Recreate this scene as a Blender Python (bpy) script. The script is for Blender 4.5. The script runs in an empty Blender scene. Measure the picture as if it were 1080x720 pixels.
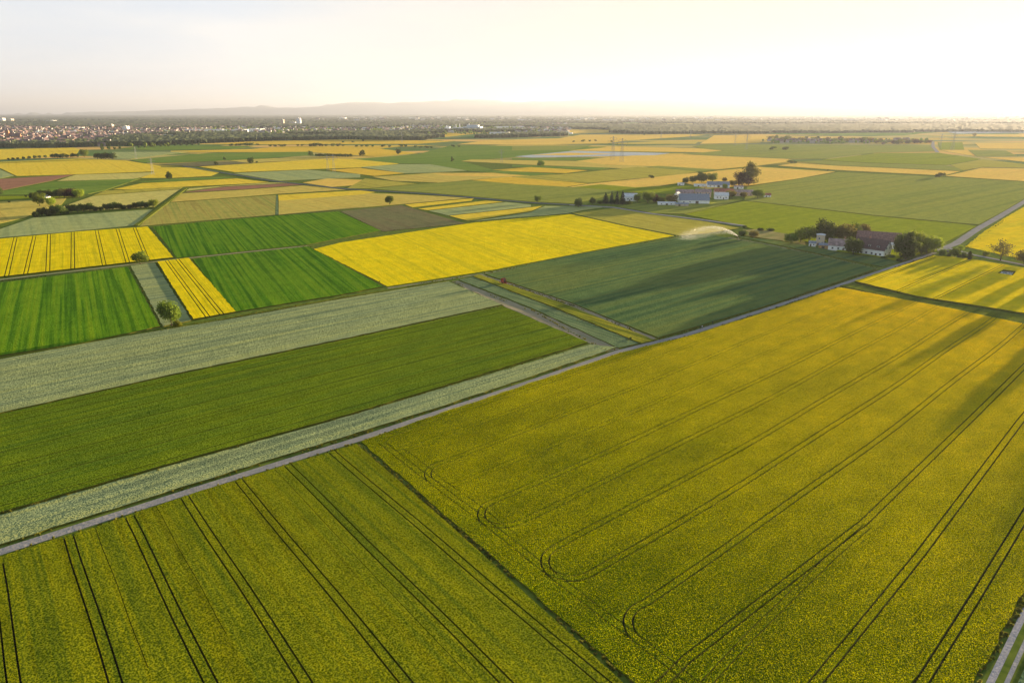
import bpy, bmesh, math, random
import numpy as np
from mathutils import Vector, Matrix
from mathutils.geometry import delaunay_2d_cdt
random.seed(7); rng = np.random.default_rng(7)
sc = bpy.context.scene
COL = sc.collection
R = math.radians
CAM_H = 100.0; F = 720.0; PITCH = R(18.5)
SUN_AZ = R(49.0); SUN_EL = R(3.4)

# ---------------------------------------------------------------- survey: picture point -> place on the flat plain
def P(x, y, z=0.0):
    dx = (x-540)/F; dz = -(y-360)/F
    vy = math.cos(PITCH)+dz*math.sin(PITCH); vz = -math.sin(PITCH)+dz*math.cos(PITCH)
    k = (CAM_H-z)/max(1e-6, -vz)
    return Vector((dx*k, vy*k, z))
def mpp(x, y):
    p = P(x, y)
    return (p.y*math.cos(PITCH)+CAM_H*math.sin(PITCH))/F
def az(a): return Vector((math.sin(R(a)), math.cos(R(a)), 0))

# ---------------------------------------------------------------- object helpers
def tag(o, label=None, cat=None, group=None, kind=None):
    if label: o['label'] = label
    if cat: o['category'] = cat
    if group: o['group'] = group
    if kind: o['kind'] = kind
    return o
def mesh_obj(name, verts, faces, mats, mi=None, parent=None, smooth=False):
    me = bpy.data.meshes.new(name)
    me.from_pydata([tuple(v) for v in verts], [], [tuple(f) for f in faces])
    for m in (mats if isinstance(mats, (list, tuple)) else [mats]): me.materials.append(m)
    if mi is not None: me.polygons.foreach_set('material_index', np.array(mi, dtype=np.int32))
    if smooth: me.polygons.foreach_set('use_smooth', np.ones(len(me.polygons), dtype=bool))
    me.update()
    o = bpy.data.objects.new(name, me); COL.objects.link(o)
    if parent: o.parent = parent
    return o
def empty(name, loc, rz=0.0):
    o = bpy.data.objects.new(name, None); COL.objects.link(o)
    o.location = loc; o.rotation_euler = (0, 0, rz); o.empty_display_size = 1
    return o
def link_copy(o, parent=None):
    c = o.copy(); COL.objects.link(c)
    if parent: c.parent = parent
    for ch in list(o.children): link_copy(ch, c)
    return c
class MB:
    def __init__(s): s.v = []; s.f = []; s.m = []
    def add(s, vs, fs, m=0):
        n = len(s.v); s.v += [tuple(v) for v in vs]; s.f += [tuple(i+n for i in f) for f in fs]; s.m += [m]*len(fs)
    def box(s, x0, x1, y0, y1, z0, z1, m=0, M=None):
        vs = [Vector((x, y, z)) for z in (z0, z1) for (x, y) in ((x0, y0), (x1, y0), (x1, y1), (x0, y1))]
        if M: vs = [M @ v for v in vs]
        s.add(vs, [(0,3,2,1),(4,5,6,7),(0,1,5,4),(1,2,6,5),(2,3,7,6),(3,0,4,7)], m)
    def prism(s, pts, axis_a, axis_b, m=0):          # polygon pts in (y,z) extruded along x
        n = len(pts)
        vs = [(axis_a, p[0], p[1]) for p in pts]+[(axis_b, p[0], p[1]) for p in pts]
        s.add(vs, [tuple(range(n))[::-1], tuple(range(n, 2*n))]+[(i, (i+1) % n, n+(i+1) % n, n+i) for i in range(n)], m)
    def tube(s, pts, rs, n=6, m=0, cap=True):
        rings = []
        for i, p in enumerate(pts):
            p = Vector(p)
            d = (Vector(pts[min(i+1, len(pts)-1)])-Vector(pts[max(i-1, 0)])).normalized()
            a = d.orthogonal().normalized(); b = d.cross(a)
            rings.append([p+(a*math.cos(t)+b*math.sin(t))*rs[i] for t in [2*math.pi*k/n for k in range(n)]])
        vs = [v for r in rings for v in r]; fs = []
        for i in range(len(pts)-1):
            for k in range(n): fs.append((i*n+k, i*n+(k+1) % n, (i+1)*n+(k+1) % n, (i+1)*n+k))
        if cap: fs += [tuple(range(n))[::-1], tuple(range((len(pts)-1)*n, len(pts)*n))]
        s.add(vs, fs, m)
    def build(s, name, mats, parent=None, smooth=False): return mesh_obj(name, s.v, s.f, mats, s.m, parent, smooth)

# ---------------------------------------------------------------- materials
def newmat(name):
    m = bpy.data.materials.new(name); m.use_nodes = True
    nt = m.node_tree; nt.nodes.clear()
    out = nt.nodes.new('ShaderNodeOutputMaterial'); b = nt.nodes.new('ShaderNodeBsdfPrincipled')
    nt.links.new(b.outputs[0], out.inputs['Surface'])
    b.inputs['Specular IOR Level'].default_value = 0.25
    return m, nt, b, out
def srgb(c):
    return tuple((v/12.92 if v <= .04045 else ((v+.055)/1.055)**2.4) for v in [x/255 for x in c])+(1,)
def N(nt, t, **kw):
    n = nt.nodes.new(t)
    for k, v in kw.items():
        if k in n.inputs: n.inputs[k].default_value = v
        else: setattr(n, k, v)
    return n
def mixc(nt, fac, a, b, mode='MIX'):
    n = nt.nodes.new('ShaderNodeMix'); n.data_type = 'RGBA'; n.blend_type = mode
    for s, v in ((n.inputs[0], fac), (n.inputs[6], a), (n.inputs[7], b)):
        if hasattr(v, 'links'): nt.links.new(v, s)
        else: s.default_value = v
    return n.outputs[2]
def mathn(nt, op, a, b=None, clamp=False):
    n = nt.nodes.new('ShaderNodeMath'); n.operation = op; n.use_clamp = clamp
    for s, v in ((n.inputs[0], a), (n.inputs[1], b)):
        if v is None: continue
        if hasattr(v, 'links'): nt.links.new(v, s)
        else: s.default_value = v
    return n.outputs[0]
def ramp(nt, fac, a, b):
    n = nt.nodes.new('ShaderNodeMapRange'); n.inputs[1].default_value = a; n.inputs[2].default_value = b
    nt.links.new(fac, n.inputs[0]); return n.outputs[0]
def simple(name, col, rough=.8, var=.15, scale=.6, metal=0.0):
    m, nt, b, out = newmat(name)
    tc = N(nt, 'ShaderNodeTexCoord'); no = N(nt, 'ShaderNodeTexNoise'); no.inputs['Scale'].default_value = scale
    nt.links.new(tc.outputs['Object'], no.inputs['Vector'])
    dark = tuple(c*(1-var) for c in col[:3])+(1,); light = tuple(min(1, c*(1+var)) for c in col[:3])+(1,)
    nt.links.new(mixc(nt, ramp(nt, no.outputs['Fac'], .35, .65), dark, light), b.inputs['Base Color'])
    b.inputs['Roughness'].default_value = rough; b.inputs['Metallic'].default_value = metal
    return m

def crop_mat(name, A, B, C, rows=0, row_sp=1.0, row_amt=.5, patch=40, patch_amt=.6, fine=1.2, bump=.5, bscale=.8, tram=None, sheen=0.0, transl=0.10, Cth=.58, lean=4.0, cover=None, clump=.35, depth_tint=None):
    """A/B: two plant colours mixed tuft by tuft; C: a third tone that shows in larger patches; rows: heading of the drill rows in degrees."""
    m, nt, b, out = newmat(name)
    tc = N(nt, 'ShaderNodeTexCoord')
    mp = N(nt, 'ShaderNodeMapping'); mp.vector_type = 'POINT'; mp.inputs['Rotation'].default_value = (0, 0, R(rows))   # rows run along the new y axis
    nt.links.new(tc.outputs['Object'], mp.inputs['Vector'])
    V = mp.outputs['Vector']
    def noise(scale, detail=2.0, stretch=None, rough=.5):
        n = N(nt, 'ShaderNodeTexNoise'); n.inputs['Scale'].default_value = scale; n.inputs['Detail'].default_value = detail; n.inputs['Roughness'].default_value = rough
        if stretch:
            q = N(nt, 'ShaderNodeMapping'); q.inputs['Scale'].default_value = stretch; nt.links.new(V, q.inputs['Vector']); nt.links.new(q.outputs[0], n.inputs['Vector'])
        else: nt.links.new(V, n.inputs['Vector'])
        return n.outputs['Fac']
    f1 = noise(1/(fine*.6), 3, (1, .6, 1), .75)
    f2 = noise(1/(fine*5), 3, (1, .5, 1), .6)
    f = mathn(nt, 'ADD', mathn(nt, 'MULTIPLY', f1, .62), mathn(nt, 'MULTIPLY', f2, .38))
    c = mixc(nt, ramp(nt, f, .34, .66), A, B)
    rw = noise(1.0/row_sp, 2, (1, .012, 1), .6)
    c = mixc(nt, mathn(nt, 'MULTIPLY', ramp(nt, rw, .40, .66), row_amt), c, C)
    dkc = tuple(B[i]*.55 for i in range(3))+(1,)
    c = mixc(nt, mathn(nt, 'MULTIPLY', ramp(nt, rw, .47, .36), row_amt*.75), c, dkc)
    pt = noise(1.0/patch, 4, (1, .35, 1), .6)
    c = mixc(nt, mathn(nt, 'MULTIPLY', ramp(nt, pt, Cth-.13, Cth+.13), patch_amt), c, C)
    cl = noise(1/6.5, 3, (1, .55, 1), .6)             # thin, lush and lodged places
    c = mixc(nt, clump, c, mixc(nt, ramp(nt, cl, .32, .68), (.55, .60, .55, 1), (1.22, 1.18, 1.1, 1)), 'MULTIPLY')
    bl = None
    if depth_tint:                                         # near-dark, far-bright fall-off of vignetting and view angle, put into colour and flower cover
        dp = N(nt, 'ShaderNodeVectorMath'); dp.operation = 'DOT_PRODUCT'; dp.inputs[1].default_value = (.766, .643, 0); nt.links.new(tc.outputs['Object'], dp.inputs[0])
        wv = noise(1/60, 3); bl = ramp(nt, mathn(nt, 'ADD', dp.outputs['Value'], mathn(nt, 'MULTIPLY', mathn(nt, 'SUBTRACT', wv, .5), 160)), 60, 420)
        c = mixc(nt, bl, mixc(nt, 1.0, c, depth_tint[0], 'MULTIPLY'), mixc(nt, 1.0, c, depth_tint[1], 'MULTIPLY'))
    if tram:                                          # sprayer wheel lines: (spacing, gauge, width, phase, colour)
        sp, gauge, wd, ph, tcol = tram
        sx = N(nt, 'ShaderNodeSeparateXYZ'); nt.links.new(V, sx.inputs[0])
        u = mathn(nt, 'ADD', sx.outputs[0], ph+sp*4000)
        md = mathn(nt, 'SUBTRACT', mathn(nt, 'MODULO', u, sp), sp/2)
        dd = mathn(nt, 'ABSOLUTE', mathn(nt, 'SUBTRACT', mathn(nt, 'ABSOLUTE', md), gauge/2))
        k = mathn(nt, 'LESS_THAN', dd, wd/2)
        c = mixc(nt, mathn(nt, 'MULTIPLY', k, .85), c, tcol)
    nt.links.new(c, b.inputs['Base Color'])
    b.inputs['Roughness'].default_value = 1.0; b.inputs['Specular IOR Level'].default_value = 0.0
    if sheen:
        b.inputs['Sheen Weight'].default_value = sheen; b.inputs['Sheen Roughness'].default_value = .5
        nt.links.new(c, b.inputs['Sheen Tint'])
    bp = N(nt, 'ShaderNodeBump'); bp.inputs['Strength'].default_value = bump; bp.inputs['Distance'].default_value = bscale
    hgt = mathn(nt, 'ADD', f1, mathn(nt, 'MULTIPLY', rw, .5)); hgt = mathn(nt, 'ADD', hgt, mathn(nt, 'MULTIPLY', f2, .5))
    nt.links.new(hgt, bp.inputs['Height'])
    # every leaf and flower head leans its own way
    ln = N(nt, 'ShaderNodeTexNoise'); ln.inputs['Scale'].default_value = 1/.34; ln.inputs['Detail'].default_value = 1.0; nt.links.new(V, ln.inputs['Vector'])
    v1 = N(nt, 'ShaderNodeVectorMath'); v1.operation = 'SUBTRACT'; v1.inputs[1].default_value = (.5, .5, .5); nt.links.new(ln.outputs['Color'], v1.inputs[0])
    v2 = N(nt, 'ShaderNodeVectorMath'); v2.operation = 'MULTIPLY'; v2.inputs[1].default_value = (lean, lean, lean*.4); nt.links.new(v1.outputs[0], v2.inputs[0])
    v3 = N(nt, 'ShaderNodeVectorMath'); v3.operation = 'ADD'; nt.links.new(v2.outputs[0], v3.inputs[0]); nt.links.new(bp.outputs[0], v3.inputs[1])
    v4 = N(nt, 'ShaderNodeVectorMath'); v4.operation = 'NORMALIZE'; nt.links.new(v3.outputs[0], v4.inputs[0]); nt.links.new(v4.outputs[0], b.inputs['Normal'])
    if transl:                                        # low sun shines through the leaves and petals
        tl = nt.nodes.new('ShaderNodeBsdfTranslucent'); nt.links.new(c, tl.inputs[0]); nt.links.new(v4.outputs[0], tl.inputs['Normal'])
        ms = nt.nodes.new('ShaderNodeMixShader'); ms.inputs[0].default_value = transl
        nt.links.new(b.outputs[0], ms.inputs[1]); nt.links.new(tl.outputs[0], ms.inputs[2]); nt.links.new(ms.outputs[0], out.inputs['Surface'])
    if cover:                                         # flower heads with gaps between them
        fm = N(nt, 'ShaderNodeTexNoise'); fm.inputs['Scale'].default_value = 1/cover[0]; fm.inputs['Detail'].default_value = 2.0; nt.links.new(V, fm.inputs['Vector'])
        pm = mathn(nt, 'ADD', fm.outputs['Fac'], mathn(nt, 'MULTIPLY', mathn(nt, 'SUBTRACT', pt, .5), cover[2]))
        if bl is not None: pm = mathn(nt, 'ADD', pm, mathn(nt, 'MULTIPLY', mathn(nt, 'SUBTRACT', bl, .42), depth_tint[2]))
        k = mathn(nt, 'GREATER_THAN', pm, cover[1])
        tr_ = nt.nodes.new('ShaderNodeBsdfTransparent'); m2 = nt.nodes.new('ShaderNodeMixShader'); nt.links.new(k, m2.inputs[0])
        nt.links.new(tr_.outputs[0], m2.inputs[1]); nt.links.new((ms if transl else b).outputs[0], m2.inputs[2]); nt.links.new(m2.outputs[0], out.inputs['Surface'])
    return m
def L(r, g, b): return (r, g, b, 1)
ROW = 140; ALONG = 50
M = {}
M['rape']   = crop_mat('rape_leaf', L(.18,.22,.002), L(.10,.14,.002), L(.06,.10,.003), rows=ALONG, row_sp=3, row_amt=.25, patch=22, patch_amt=.5, fine=.8, bump=.5, bscale=.5, depth_tint=(L(.75,.88,1), L(2.6,2.1,1), 0))
M['flower'] = crop_mat('rape_flower', L(.84,.74,.001), L(.66,.65,.0015), L(.42,.44,.002), rows=ALONG, row_sp=3, row_amt=.2, patch=26, patch_amt=.35, fine=.7, bump=.3, bscale=.3, cover=(.22, .568, -.10), transl=.35, lean=3.4, depth_tint=(L(.86,.92,1), L(1.28,1.02,1), .15))
M['rape2']  = crop_mat('rape_bloom', L(.90,.74,.003), L(.84,.65,.003), L(.38,.36,.01), rows=-28, row_sp=3.5, row_amt=.5, patch=60, patch_amt=.25, fine=2, bump=.6)
M['rape_l'] = crop_mat('rape_bloom_rows', L(.90,.74,.003), L(.82,.64,.003), L(.36,.34,.01), rows=-32, row_sp=2.2, row_amt=.5, patch=50, patch_amt=.2, fine=2, bump=.6)
M['rape_p'] = crop_mat('rape_patchy', L(.86,.64,.003), L(.76,.57,.003), L(.42,.42,.01), rows=ALONG, row_sp=5, row_amt=.35, patch=30, patch_amt=.6, fine=1.6, bump=.6)
M['wheat']  = crop_mat('young_wheat', L(.28,.28,.004), L(.20,.22,.004), L(.10,.14,.006), rows=ROW+1, row_sp=1.5, row_amt=.9, patch=24, patch_amt=.5, fine=.7, bump=.5, bscale=.5, lean=3.0)
M['green']  = crop_mat('green_cereal', L(.22,.29,.008), L(.14,.21,.008), L(.075,.14,.010), rows=ALONG, row_sp=1.8, row_amt=.9, patch=30, patch_amt=.5, fine=1.1, bump=.8, bscale=.7)
M['bright'] = crop_mat('bright_green_cereal', L(.10,.26,.008), L(.055,.17,.007), L(.20,.32,.010), rows=-32, row_sp=2.4, row_amt=.75, patch=50, patch_amt=.2, fine=1.6, bump=.6)
M['bright2'] = crop_mat('bright_green_rows', L(.08,.23,.008), L(.045,.15,.007), L(.16,.28,.012), rows=-28, row_sp=2.4, row_amt=.75, patch=50, patch_amt=.3, fine=1.6, bump=.6)
M['grey']   = crop_mat('grey_green_rye', L(.29,.36,.19), L(.21,.29,.16), L(.35,.39,.15), rows=ALONG, row_sp=1.9, row_amt=.8, patch=35, patch_amt=.5, fine=1.1, bump=.7)
M['teal']   = crop_mat('teal_green_crop', L(.14,.22,.11), L(.09,.16,.08), L(.22,.27,.13), rows=ROW, row_sp=2.0, row_amt=.5, patch=35, patch_amt=.4, fine=1.3, bump=.6)
M['dark']   = crop_mat('dark_green_rows', L(.10,.19,.07), L(.065,.135,.055), L(.20,.23,.05), rows=ALONG, row_sp=4.0, row_amt=.5, patch=60, patch_amt=.6, fine=1.4, bump=.7)
M['greyf']  = crop_mat('grey_green_far', L(.34,.41,.19), L(.28,.35,.15), L(.42,.43,.15), rows=-35, row_sp=8, row_amt=.4, patch=90, patch_amt=.4, fine=4, bump=.5)
M['olive']  = crop_mat('olive_cereal', L(.40,.38,.06), L(.32,.32,.055), L(.48,.41,.07), rows=-35, row_sp=7, row_amt=.5, patch=90, patch_amt=.5, fine=4, bump=.5)
M['sage']   = crop_mat('sage_field', L(.26,.31,.06), L(.21,.26,.055), L(.32,.32,.06), rows=ALONG, row_sp=9, row_amt=.4, patch=110, patch_amt=.4, fine=3, bump=.5)
M['tan']    = crop_mat('ripening_barley', L(.64,.50,.11), L(.55,.44,.10), L(.46,.42,.10), rows=-40, row_sp=7, row_amt=.5, patch=80, patch_amt=.4, fine=3, bump=.5)
M['tanrow'] = crop_mat('striped_barley', L(.50,.42,.10), L(.40,.36,.09), L(.22,.27,.06), rows=-28, row_sp=4.5, row_amt=.8, patch=60, patch_amt=.3, fine=2.5, bump=.5)
M['gold']   = crop_mat('golden_field', L(.76,.52,.05), L(.68,.46,.05), L(.56,.43,.06), rows=ALONG, row_sp=12, row_amt=.35, patch=150, patch_amt=.3, fine=5, bump=.5)
M['orange'] = crop_mat('orange_gold_field', L(.80,.56,.12), L(.74,.50,.11), L(.62,.48,.11), rows=ALONG, row_sp=14, row_amt=.35, patch=150, patch_amt=.3, fine=5, bump=.5)
M['yellow'] = crop_mat('far_rape', L(.80,.60,.05), L(.72,.54,.05), L(.60,.50,.06), rows=-35, row_sp=10, row_amt=.4, patch=120, patch_amt=.3, fine=5, bump=.5)
M['pale']   = crop_mat('pale_cereal', L(.62,.55,.16), L(.54,.49,.15), L(.44,.44,.13), rows=-35, row_sp=8, row_amt=.4, patch=90, patch_amt=.4, fine=4, bump=.5)
M['fgreen'] = crop_mat('far_green', L(.16,.27,.04), L(.12,.22,.035), L(.22,.28,.05), rows=ALONG, row_sp=9, row_amt=.4, patch=120, patch_amt=.4, fine=5, bump=.5)
M['lime']   = crop_mat('lime_green', L(.25,.31,.015), L(.21,.27,.015), L(.30,.32,.02), rows=ALONG, row_sp=9, row_amt=.3, patch=90, patch_amt=.3, fine=4, bump=.5)
M['soil']   = crop_mat('red_brown_soil', L(.30,.15,.10), L(.25,.13,.085), L(.34,.20,.13), rows=ALONG, row_sp=5, row_amt=.3, patch=60, patch_amt=.3, fine=3, bump=.4, transl=0)
M['brown']  = crop_mat('brown_green_field', L(.20,.17,.09), L(.17,.16,.08), L(.15,.19,.08), rows=-30, row_sp=5, row_amt=.4, patch=45, patch_amt=.6, fine=3, bump=.4)
M['foil']   = crop_mat('foil_rows', L(.50,.55,.62), L(.42,.47,.55), L(.32,.38,.38), rows=ALONG, row_sp=6, row_amt=.5, patch=60, patch_amt=.3, fine=5, bump=.2, transl=0)
M['verge']  = crop_mat('verge_grass', L(.14,.19,.02), L(.09,.13,.018), L(.24,.24,.03), rows=ALONG, row_sp=2, row_amt=.4, patch=16, patch_amt=.5, fine=1.2, bump=.8)
M['flowerverge'] = crop_mat('flowering_verge', L(.20,.25,.03), L(.12,.17,.02), L(.40,.36,.03), rows=ROW, row_sp=1.6, row_amt=.7, patch=12, patch_amt=.4, fine=1.0, bump=.8)
M['dry']    = crop_mat('dry_grass', L(.40,.33,.16), L(.28,.27,.10), L(.16,.20,.06), rows=ALONG, row_sp=5, row_amt=.4, patch=14, patch_amt=.6, fine=2, bump=.7)
M['stalk']  = crop_mat('crop_stalks', L(.15,.16,.02), L(.11,.12,.018), L(.17,.16,.03), rows=0, row_sp=2, row_amt=.3, patch=10, patch_amt=.4, fine=.8, bump=.5, lean=1.5)
M['lane'] = crop_mat('green_lane', L(.11,.15,.02), L(.07,.10,.015), L(.12,.16,.03), rows=0, row_sp=2, row_amt=.3, patch=10, patch_amt=.4, fine=.8, bump=.3)
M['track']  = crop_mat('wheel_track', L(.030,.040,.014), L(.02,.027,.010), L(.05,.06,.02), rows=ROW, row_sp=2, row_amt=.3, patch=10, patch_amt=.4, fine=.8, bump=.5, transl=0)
M['earth']  = crop_mat('bare_earth', L(.42,.34,.25), L(.32,.27,.19), L(.20,.23,.12), rows=ROW, row_sp=1.5, row_amt=.5, patch=10, patch_amt=.4, fine=1.2, bump=.4, lean=.5, transl=0)
M['asphalt'] = crop_mat('pale_concrete', L(.33,.32,.33), L(.28,.27,.28), L(.24,.23,.22), rows=ALONG, row_sp=1.2, row_amt=.4, patch=18, patch_amt=.5, fine=1.5, bump=.15, lean=.5, transl=0)
M['gravel'] = crop_mat('gravel_track', L(.38,.38,.46), L(.31,.31,.38), L(.22,.24,.20), rows=47, row_sp=.8, row_amt=.4, patch=9, patch_amt=.4, fine=.8, bump=.3, lean=.5, transl=0)
M['darkroad'] = crop_mat('grey_lane', L(.17,.19,.21), L(.13,.15,.17), L(.12,.15,.09), rows=ALONG, row_sp=2, row_amt=.4, patch=40, patch_amt=.5, fine=3, bump=.1, lean=.5, transl=0)

# ---------------------------------------------------------------- ground
def ground():
    m, nt, b, out = newmat('plain')
    tc = N(nt, 'ShaderNodeTexCoord'); mp = N(nt, 'ShaderNodeMapping'); mp.inputs['Rotation'].default_value = (0, 0, R(50)); mp.inputs['Scale'].default_value = (1/420, 1/160, 1)
    nt.links.new(tc.outputs['Object'], mp.inputs['Vector'])
    vo = N(nt, 'ShaderNodeTexVoronoi'); vo.distance = 'CHEBYCHEV'; vo.inputs['Scale'].default_value = 1.0; nt.links.new(mp.outputs[0], vo.inputs['Vector'])
    sep = N(nt, 'ShaderNodeSeparateColor'); nt.links.new(vo.outputs['Color'], sep.inputs[0])
    cr = N(nt, 'ShaderNodeValToRGB'); cr.color_ramp.interpolation = 'CONSTANT'
    cols = [(0, L(.13,.19,.06)), (.22, L(.20,.23,.09)), (.42, L(.60,.42,.09)), (.58, L(.11,.19,.05)), (.72, L(.42,.36,.12)), (.85, L(.66,.42,.12))]
    cr.color_ramp.elements[0].position = 0; cr.color_ramp.elements[0].color = cols[0][1]
    cr.color_ramp.elements[1].position = cols[1][0]; cr.color_ramp.elements[1].color = cols[1][1]
    for p_, c_ in cols[2:]:
        e = cr.color_ramp.elements.new(p_); e.color = c_
    nt.links.new(sep.outputs[0], cr.inputs[0])
    n1 = N(nt, 'ShaderNodeTexNoise'); n1.inputs['Scale'].default_value = 1/3.0; n1.inputs['Detail'].default_value = 4; nt.links.new(tc.outputs['Object'], n1.inputs['Vector'])
    grass = mixc(nt, ramp(nt, n1.outputs['Fac'], .35, .65), L(.075,.12,.018), L(.15,.19,.03))
    ln = N(nt, 'ShaderNodeVectorMath'); ln.operation = 'LENGTH'; nt.links.new(tc.outputs['Object'], ln.inputs[0])
    c = mixc(nt, ramp(nt, ln.outputs['Value'], 1500, 1700), grass, cr.outputs[0])
    nt.links.new(c, b.inputs['Base Color']); b.inputs['Roughness'].default_value = 1; b.inputs['Specular IOR Level'].default_value = 0
    rad = [0, 60, 120, 200, 320, 500, 800, 1300, 2100, 3400, 5500, 9000, 15000, 24000, 38000, 58000]; n = 64
    vs = [(0, 0, 0)]; fs = []
    for r in rad[1:]:
        vs += [(r*math.cos(2*math.pi*k/n), r*math.sin(2*math.pi*k/n), 0) for k in range(n)]
    for k in range(n): fs.append((0, 1+k, 1+(k+1) % n))
    for i in range(len(rad)-2):
        a = 1+i*n; c2 = a+n
        for k in range(n): fs.append((a+k, c2+k, c2+(k+1) % n, a+(k+1) % n))
    tag(mesh_obj('ground', vs, fs, m), 'flat green plain under the patchwork of fields', kind='structure')
ground()

# ---------------------------------------------------------------- fields
def area2(p): return sum(p[i][0]*p[(i+1) % len(p)][1]-p[(i+1) % len(p)][0]*p[i][1] for i in range(len(p)))
def band(line, w):
    """one closed polygon per segment of a polyline of width w, in metres"""
    out = []
    for a, b in zip(line[:-1], line[1:]):
        a = Vector(a[:2]); b = Vector(b[:2]); d = (b-a)
        if d.length < .01: continue
        d.normalize(); n = Vector((-d.y, d.x))*w/2; e = d*w*.25
        out.append([a-e+n, a-e-n, b+e-n, b+e+n])
    return out
_h = [0]
def field(name, label, px, mat, h=None, tracks=(), world=None, tmat='track', rough=0.0, shells=None, world_tracks=None):
    """a block of standing crop; tracks are lanes cut right through it, down to the bare soil"""
    _h[0] += 1
    if h is None: h = .35
    poly = [Vector(p[:2]) for p in (world if world else [P(*q) for q in px])]
    if sum(p.y for p in poly)/len(poly) > 520: h = min(h, .22)+_h[0]*.003
    else: h += _h[0]*.006
    if rough:                                          # hand-made edges are never ruler straight
        q = []
        for i, a in enumerate(poly):
            b_ = poly[(i+1) % len(poly)]; d = b_-a; k = max(1, min(110, int(d.length/3.5)))
            nrm = Vector((-d.y, d.x)).normalized() if d.length else Vector((0, 0))
            for j in range(k): q.append(a+d*j/k+(nrm*random.uniform(-rough, rough) if j else Vector((0, 0))))
        poly = q
    if area2(poly) < 0: poly = poly[::-1]
    verts = list(poly); faces = [list(range(len(poly)))]
    for t in tracks:
        for seg in t:
            if area2(seg) < 0: seg = seg[::-1]
            faces.append(list(range(len(verts), len(verts)+4))); verts += seg
    ov, oe, of, _, _, orig = delaunay_2d_cdt(verts, [], faces, 1, 1e-4, True)
    V3 = []; Fc = []; mi = []; top = {}; low = {}
    def T(i):
        if i not in top: top[i] = len(V3); V3.append((ov[i].x, ov[i].y, h))
        return top[i]
    def B(i, z=0.0):
        k = (i, z)
        if k not in low: low[k] = len(V3); V3.append((ov[i].x, ov[i].y, z))
        return low[k]
    inside = {}
    for f, o in zip(of, orig):
        if 0 not in o: continue
        if len(o) == 1:
            Fc.append([T(i) for i in f]); mi.append(0)
            for a, b_ in zip(f, f[1:]+f[:1]): inside[(a, b_)] = True
        else:
            Fc.append([B(i, .03) for i in f]); mi.append(1)
    for (a, b_) in list(inside):
        if (b_, a) not in inside:
            Fc.append([T(b_), T(a), B(a), B(b_)]); mi.append(2)
    mats = [M[mat], M[tmat], M['stalk']]
    if shells:                                         # flower heads at several heights on their stalks
        k, dz, sm = shells; mats.append(M[sm])
        base = [f for f, q in zip(Fc, mi) if q == 0 and all(abs(V3[i][2]-h) < 1e-6 for i in f)]
        for j in range(1, k+1):
            rm = {}
            for f in base:
                g = []
                for i in f:
                    if i not in rm: rm[i] = len(V3); V3.append((V3[i][0], V3[i][1], h+dz*j))
                    g.append(rm[i])
                Fc.append(g); mi.append(3)
    o = mesh_obj(name, V3, Fc, mats, mi)
    return tag(o, label, kind='structure')
def pair(line, gauge=1.9, w=.5):
    l = [Vector(p[:2]) for p in line]; out = []
    for s in (-1, 1):
        q = []
        for i, p in enumerate(l):
            d = (l[min(i+1, len(l)-1)]-l[max(i-1, 0)]).normalized(); q.append(p+Vector((-d.y, d.x))*s*gauge/2)
        out.append(band(q, w))
    return out
def wob(a, b, n=14, amp=.25):
    a = Vector(a[:2]); b = Vector(b[:2]); d = b-a; nn = Vector((-d.y, d.x)).normalized(); ph = random.uniform(0, 6)
    return [a+d*i/n+nn*amp*math.sin(ph+i*1.1)*(0 < i < n) for i in range(n+1)]
# --- the wheat field, near left
tr = []
for (x, y, t0) in ((-78, 615, 0), (-2, 596, 2), (71.4, 563, 1), (134, 540.5, 1), (193, 522.7, 1), (249.5, 505.5, 1), (301, 489.8, 1), (347, 475.3, 1)):
    a = P(x, y); d = az(141.2); a = a-d*-1.0
    tr += pair(wob(a, a+d*150, 12, .12), 2.0, .36)
a = P(290, 497); tr.append(band(wob(a, a+az(141.5)*130, 10, .1), .12)); a = P(100, 556); tr.append(band(wob(a, a+az(141.5)*60, 10, .1), .15)); a = P(165, 536); tr.append(band(wob(a, a+az(141.5)*60, 10, .1), .12))
field('wheat_field', 'dull green young wheat with paired dark wheel lanes in the near left', [(-260,676),(0,589),(100,558),(210,520),(300,493),(376,470),(473,554),(646,712),(770,838),(-400,900)], 'wheat', .7, tr, rough=.12)
# --- the big rape field, near right
tr = []
hA = P(399, 465.3); hd = az(142.2)
tr += pair(wob(hA+hd*2, hA+hd*150, 14, .15), 2.0, .34)
tr.append(band(wob(hA+hd*10+az(52)*3.4, hA+hd*70+az(52)*3.2, 10, .3), .25))
tr += pair([P(405, 466.5), P(411, 461), P(432, 452.5), P(432, 452.5)+az(50)*330], 2.0, .34)
for k, (s, a_, w) in enumerate(((11, 50, .28), (25.5, 50.3, .36), (39, 50.5, .25), (52.3, 51.2, .42), (64.3, 51, .38), (78, 51.4, .42), (90.4, 51.2, .44), (104.4, 51.2, .42))):
    base = hA+hd*s; u = az(a_); sg = 1 if k % 2 == 0 else -1; r = 7
    arc = [base+u*(r*(1-math.cos(t)))+hd*sg*(-r*(1-math.sin(t))) for t in [i*math.pi/2/7 for i in range(8)]]
    # arc leaves the headland lane and swings round into the row
    line = [base-hd*sg*r+u*0.0]+arc[1:]
    line = [Vector(p[:2]) for p in line]; end = line[-1]
    far = []; pp = end.copy(); s_ = 0
    while s_ < 390:
        st = 3 if s_ == 0 else 22; s_ += st; av = az(46.9+(a_-46.9)*math.exp(-s_/110)); pp = pp+Vector(av[:2])*st; far.append(pp+Vector(hd[:2])*.3*math.sin(s_*.05+k*2))
    tr += pair(line+far, 1.9, w)
q = lambda x, y: P(720+x*.3889, 440+y*.3889)
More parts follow.
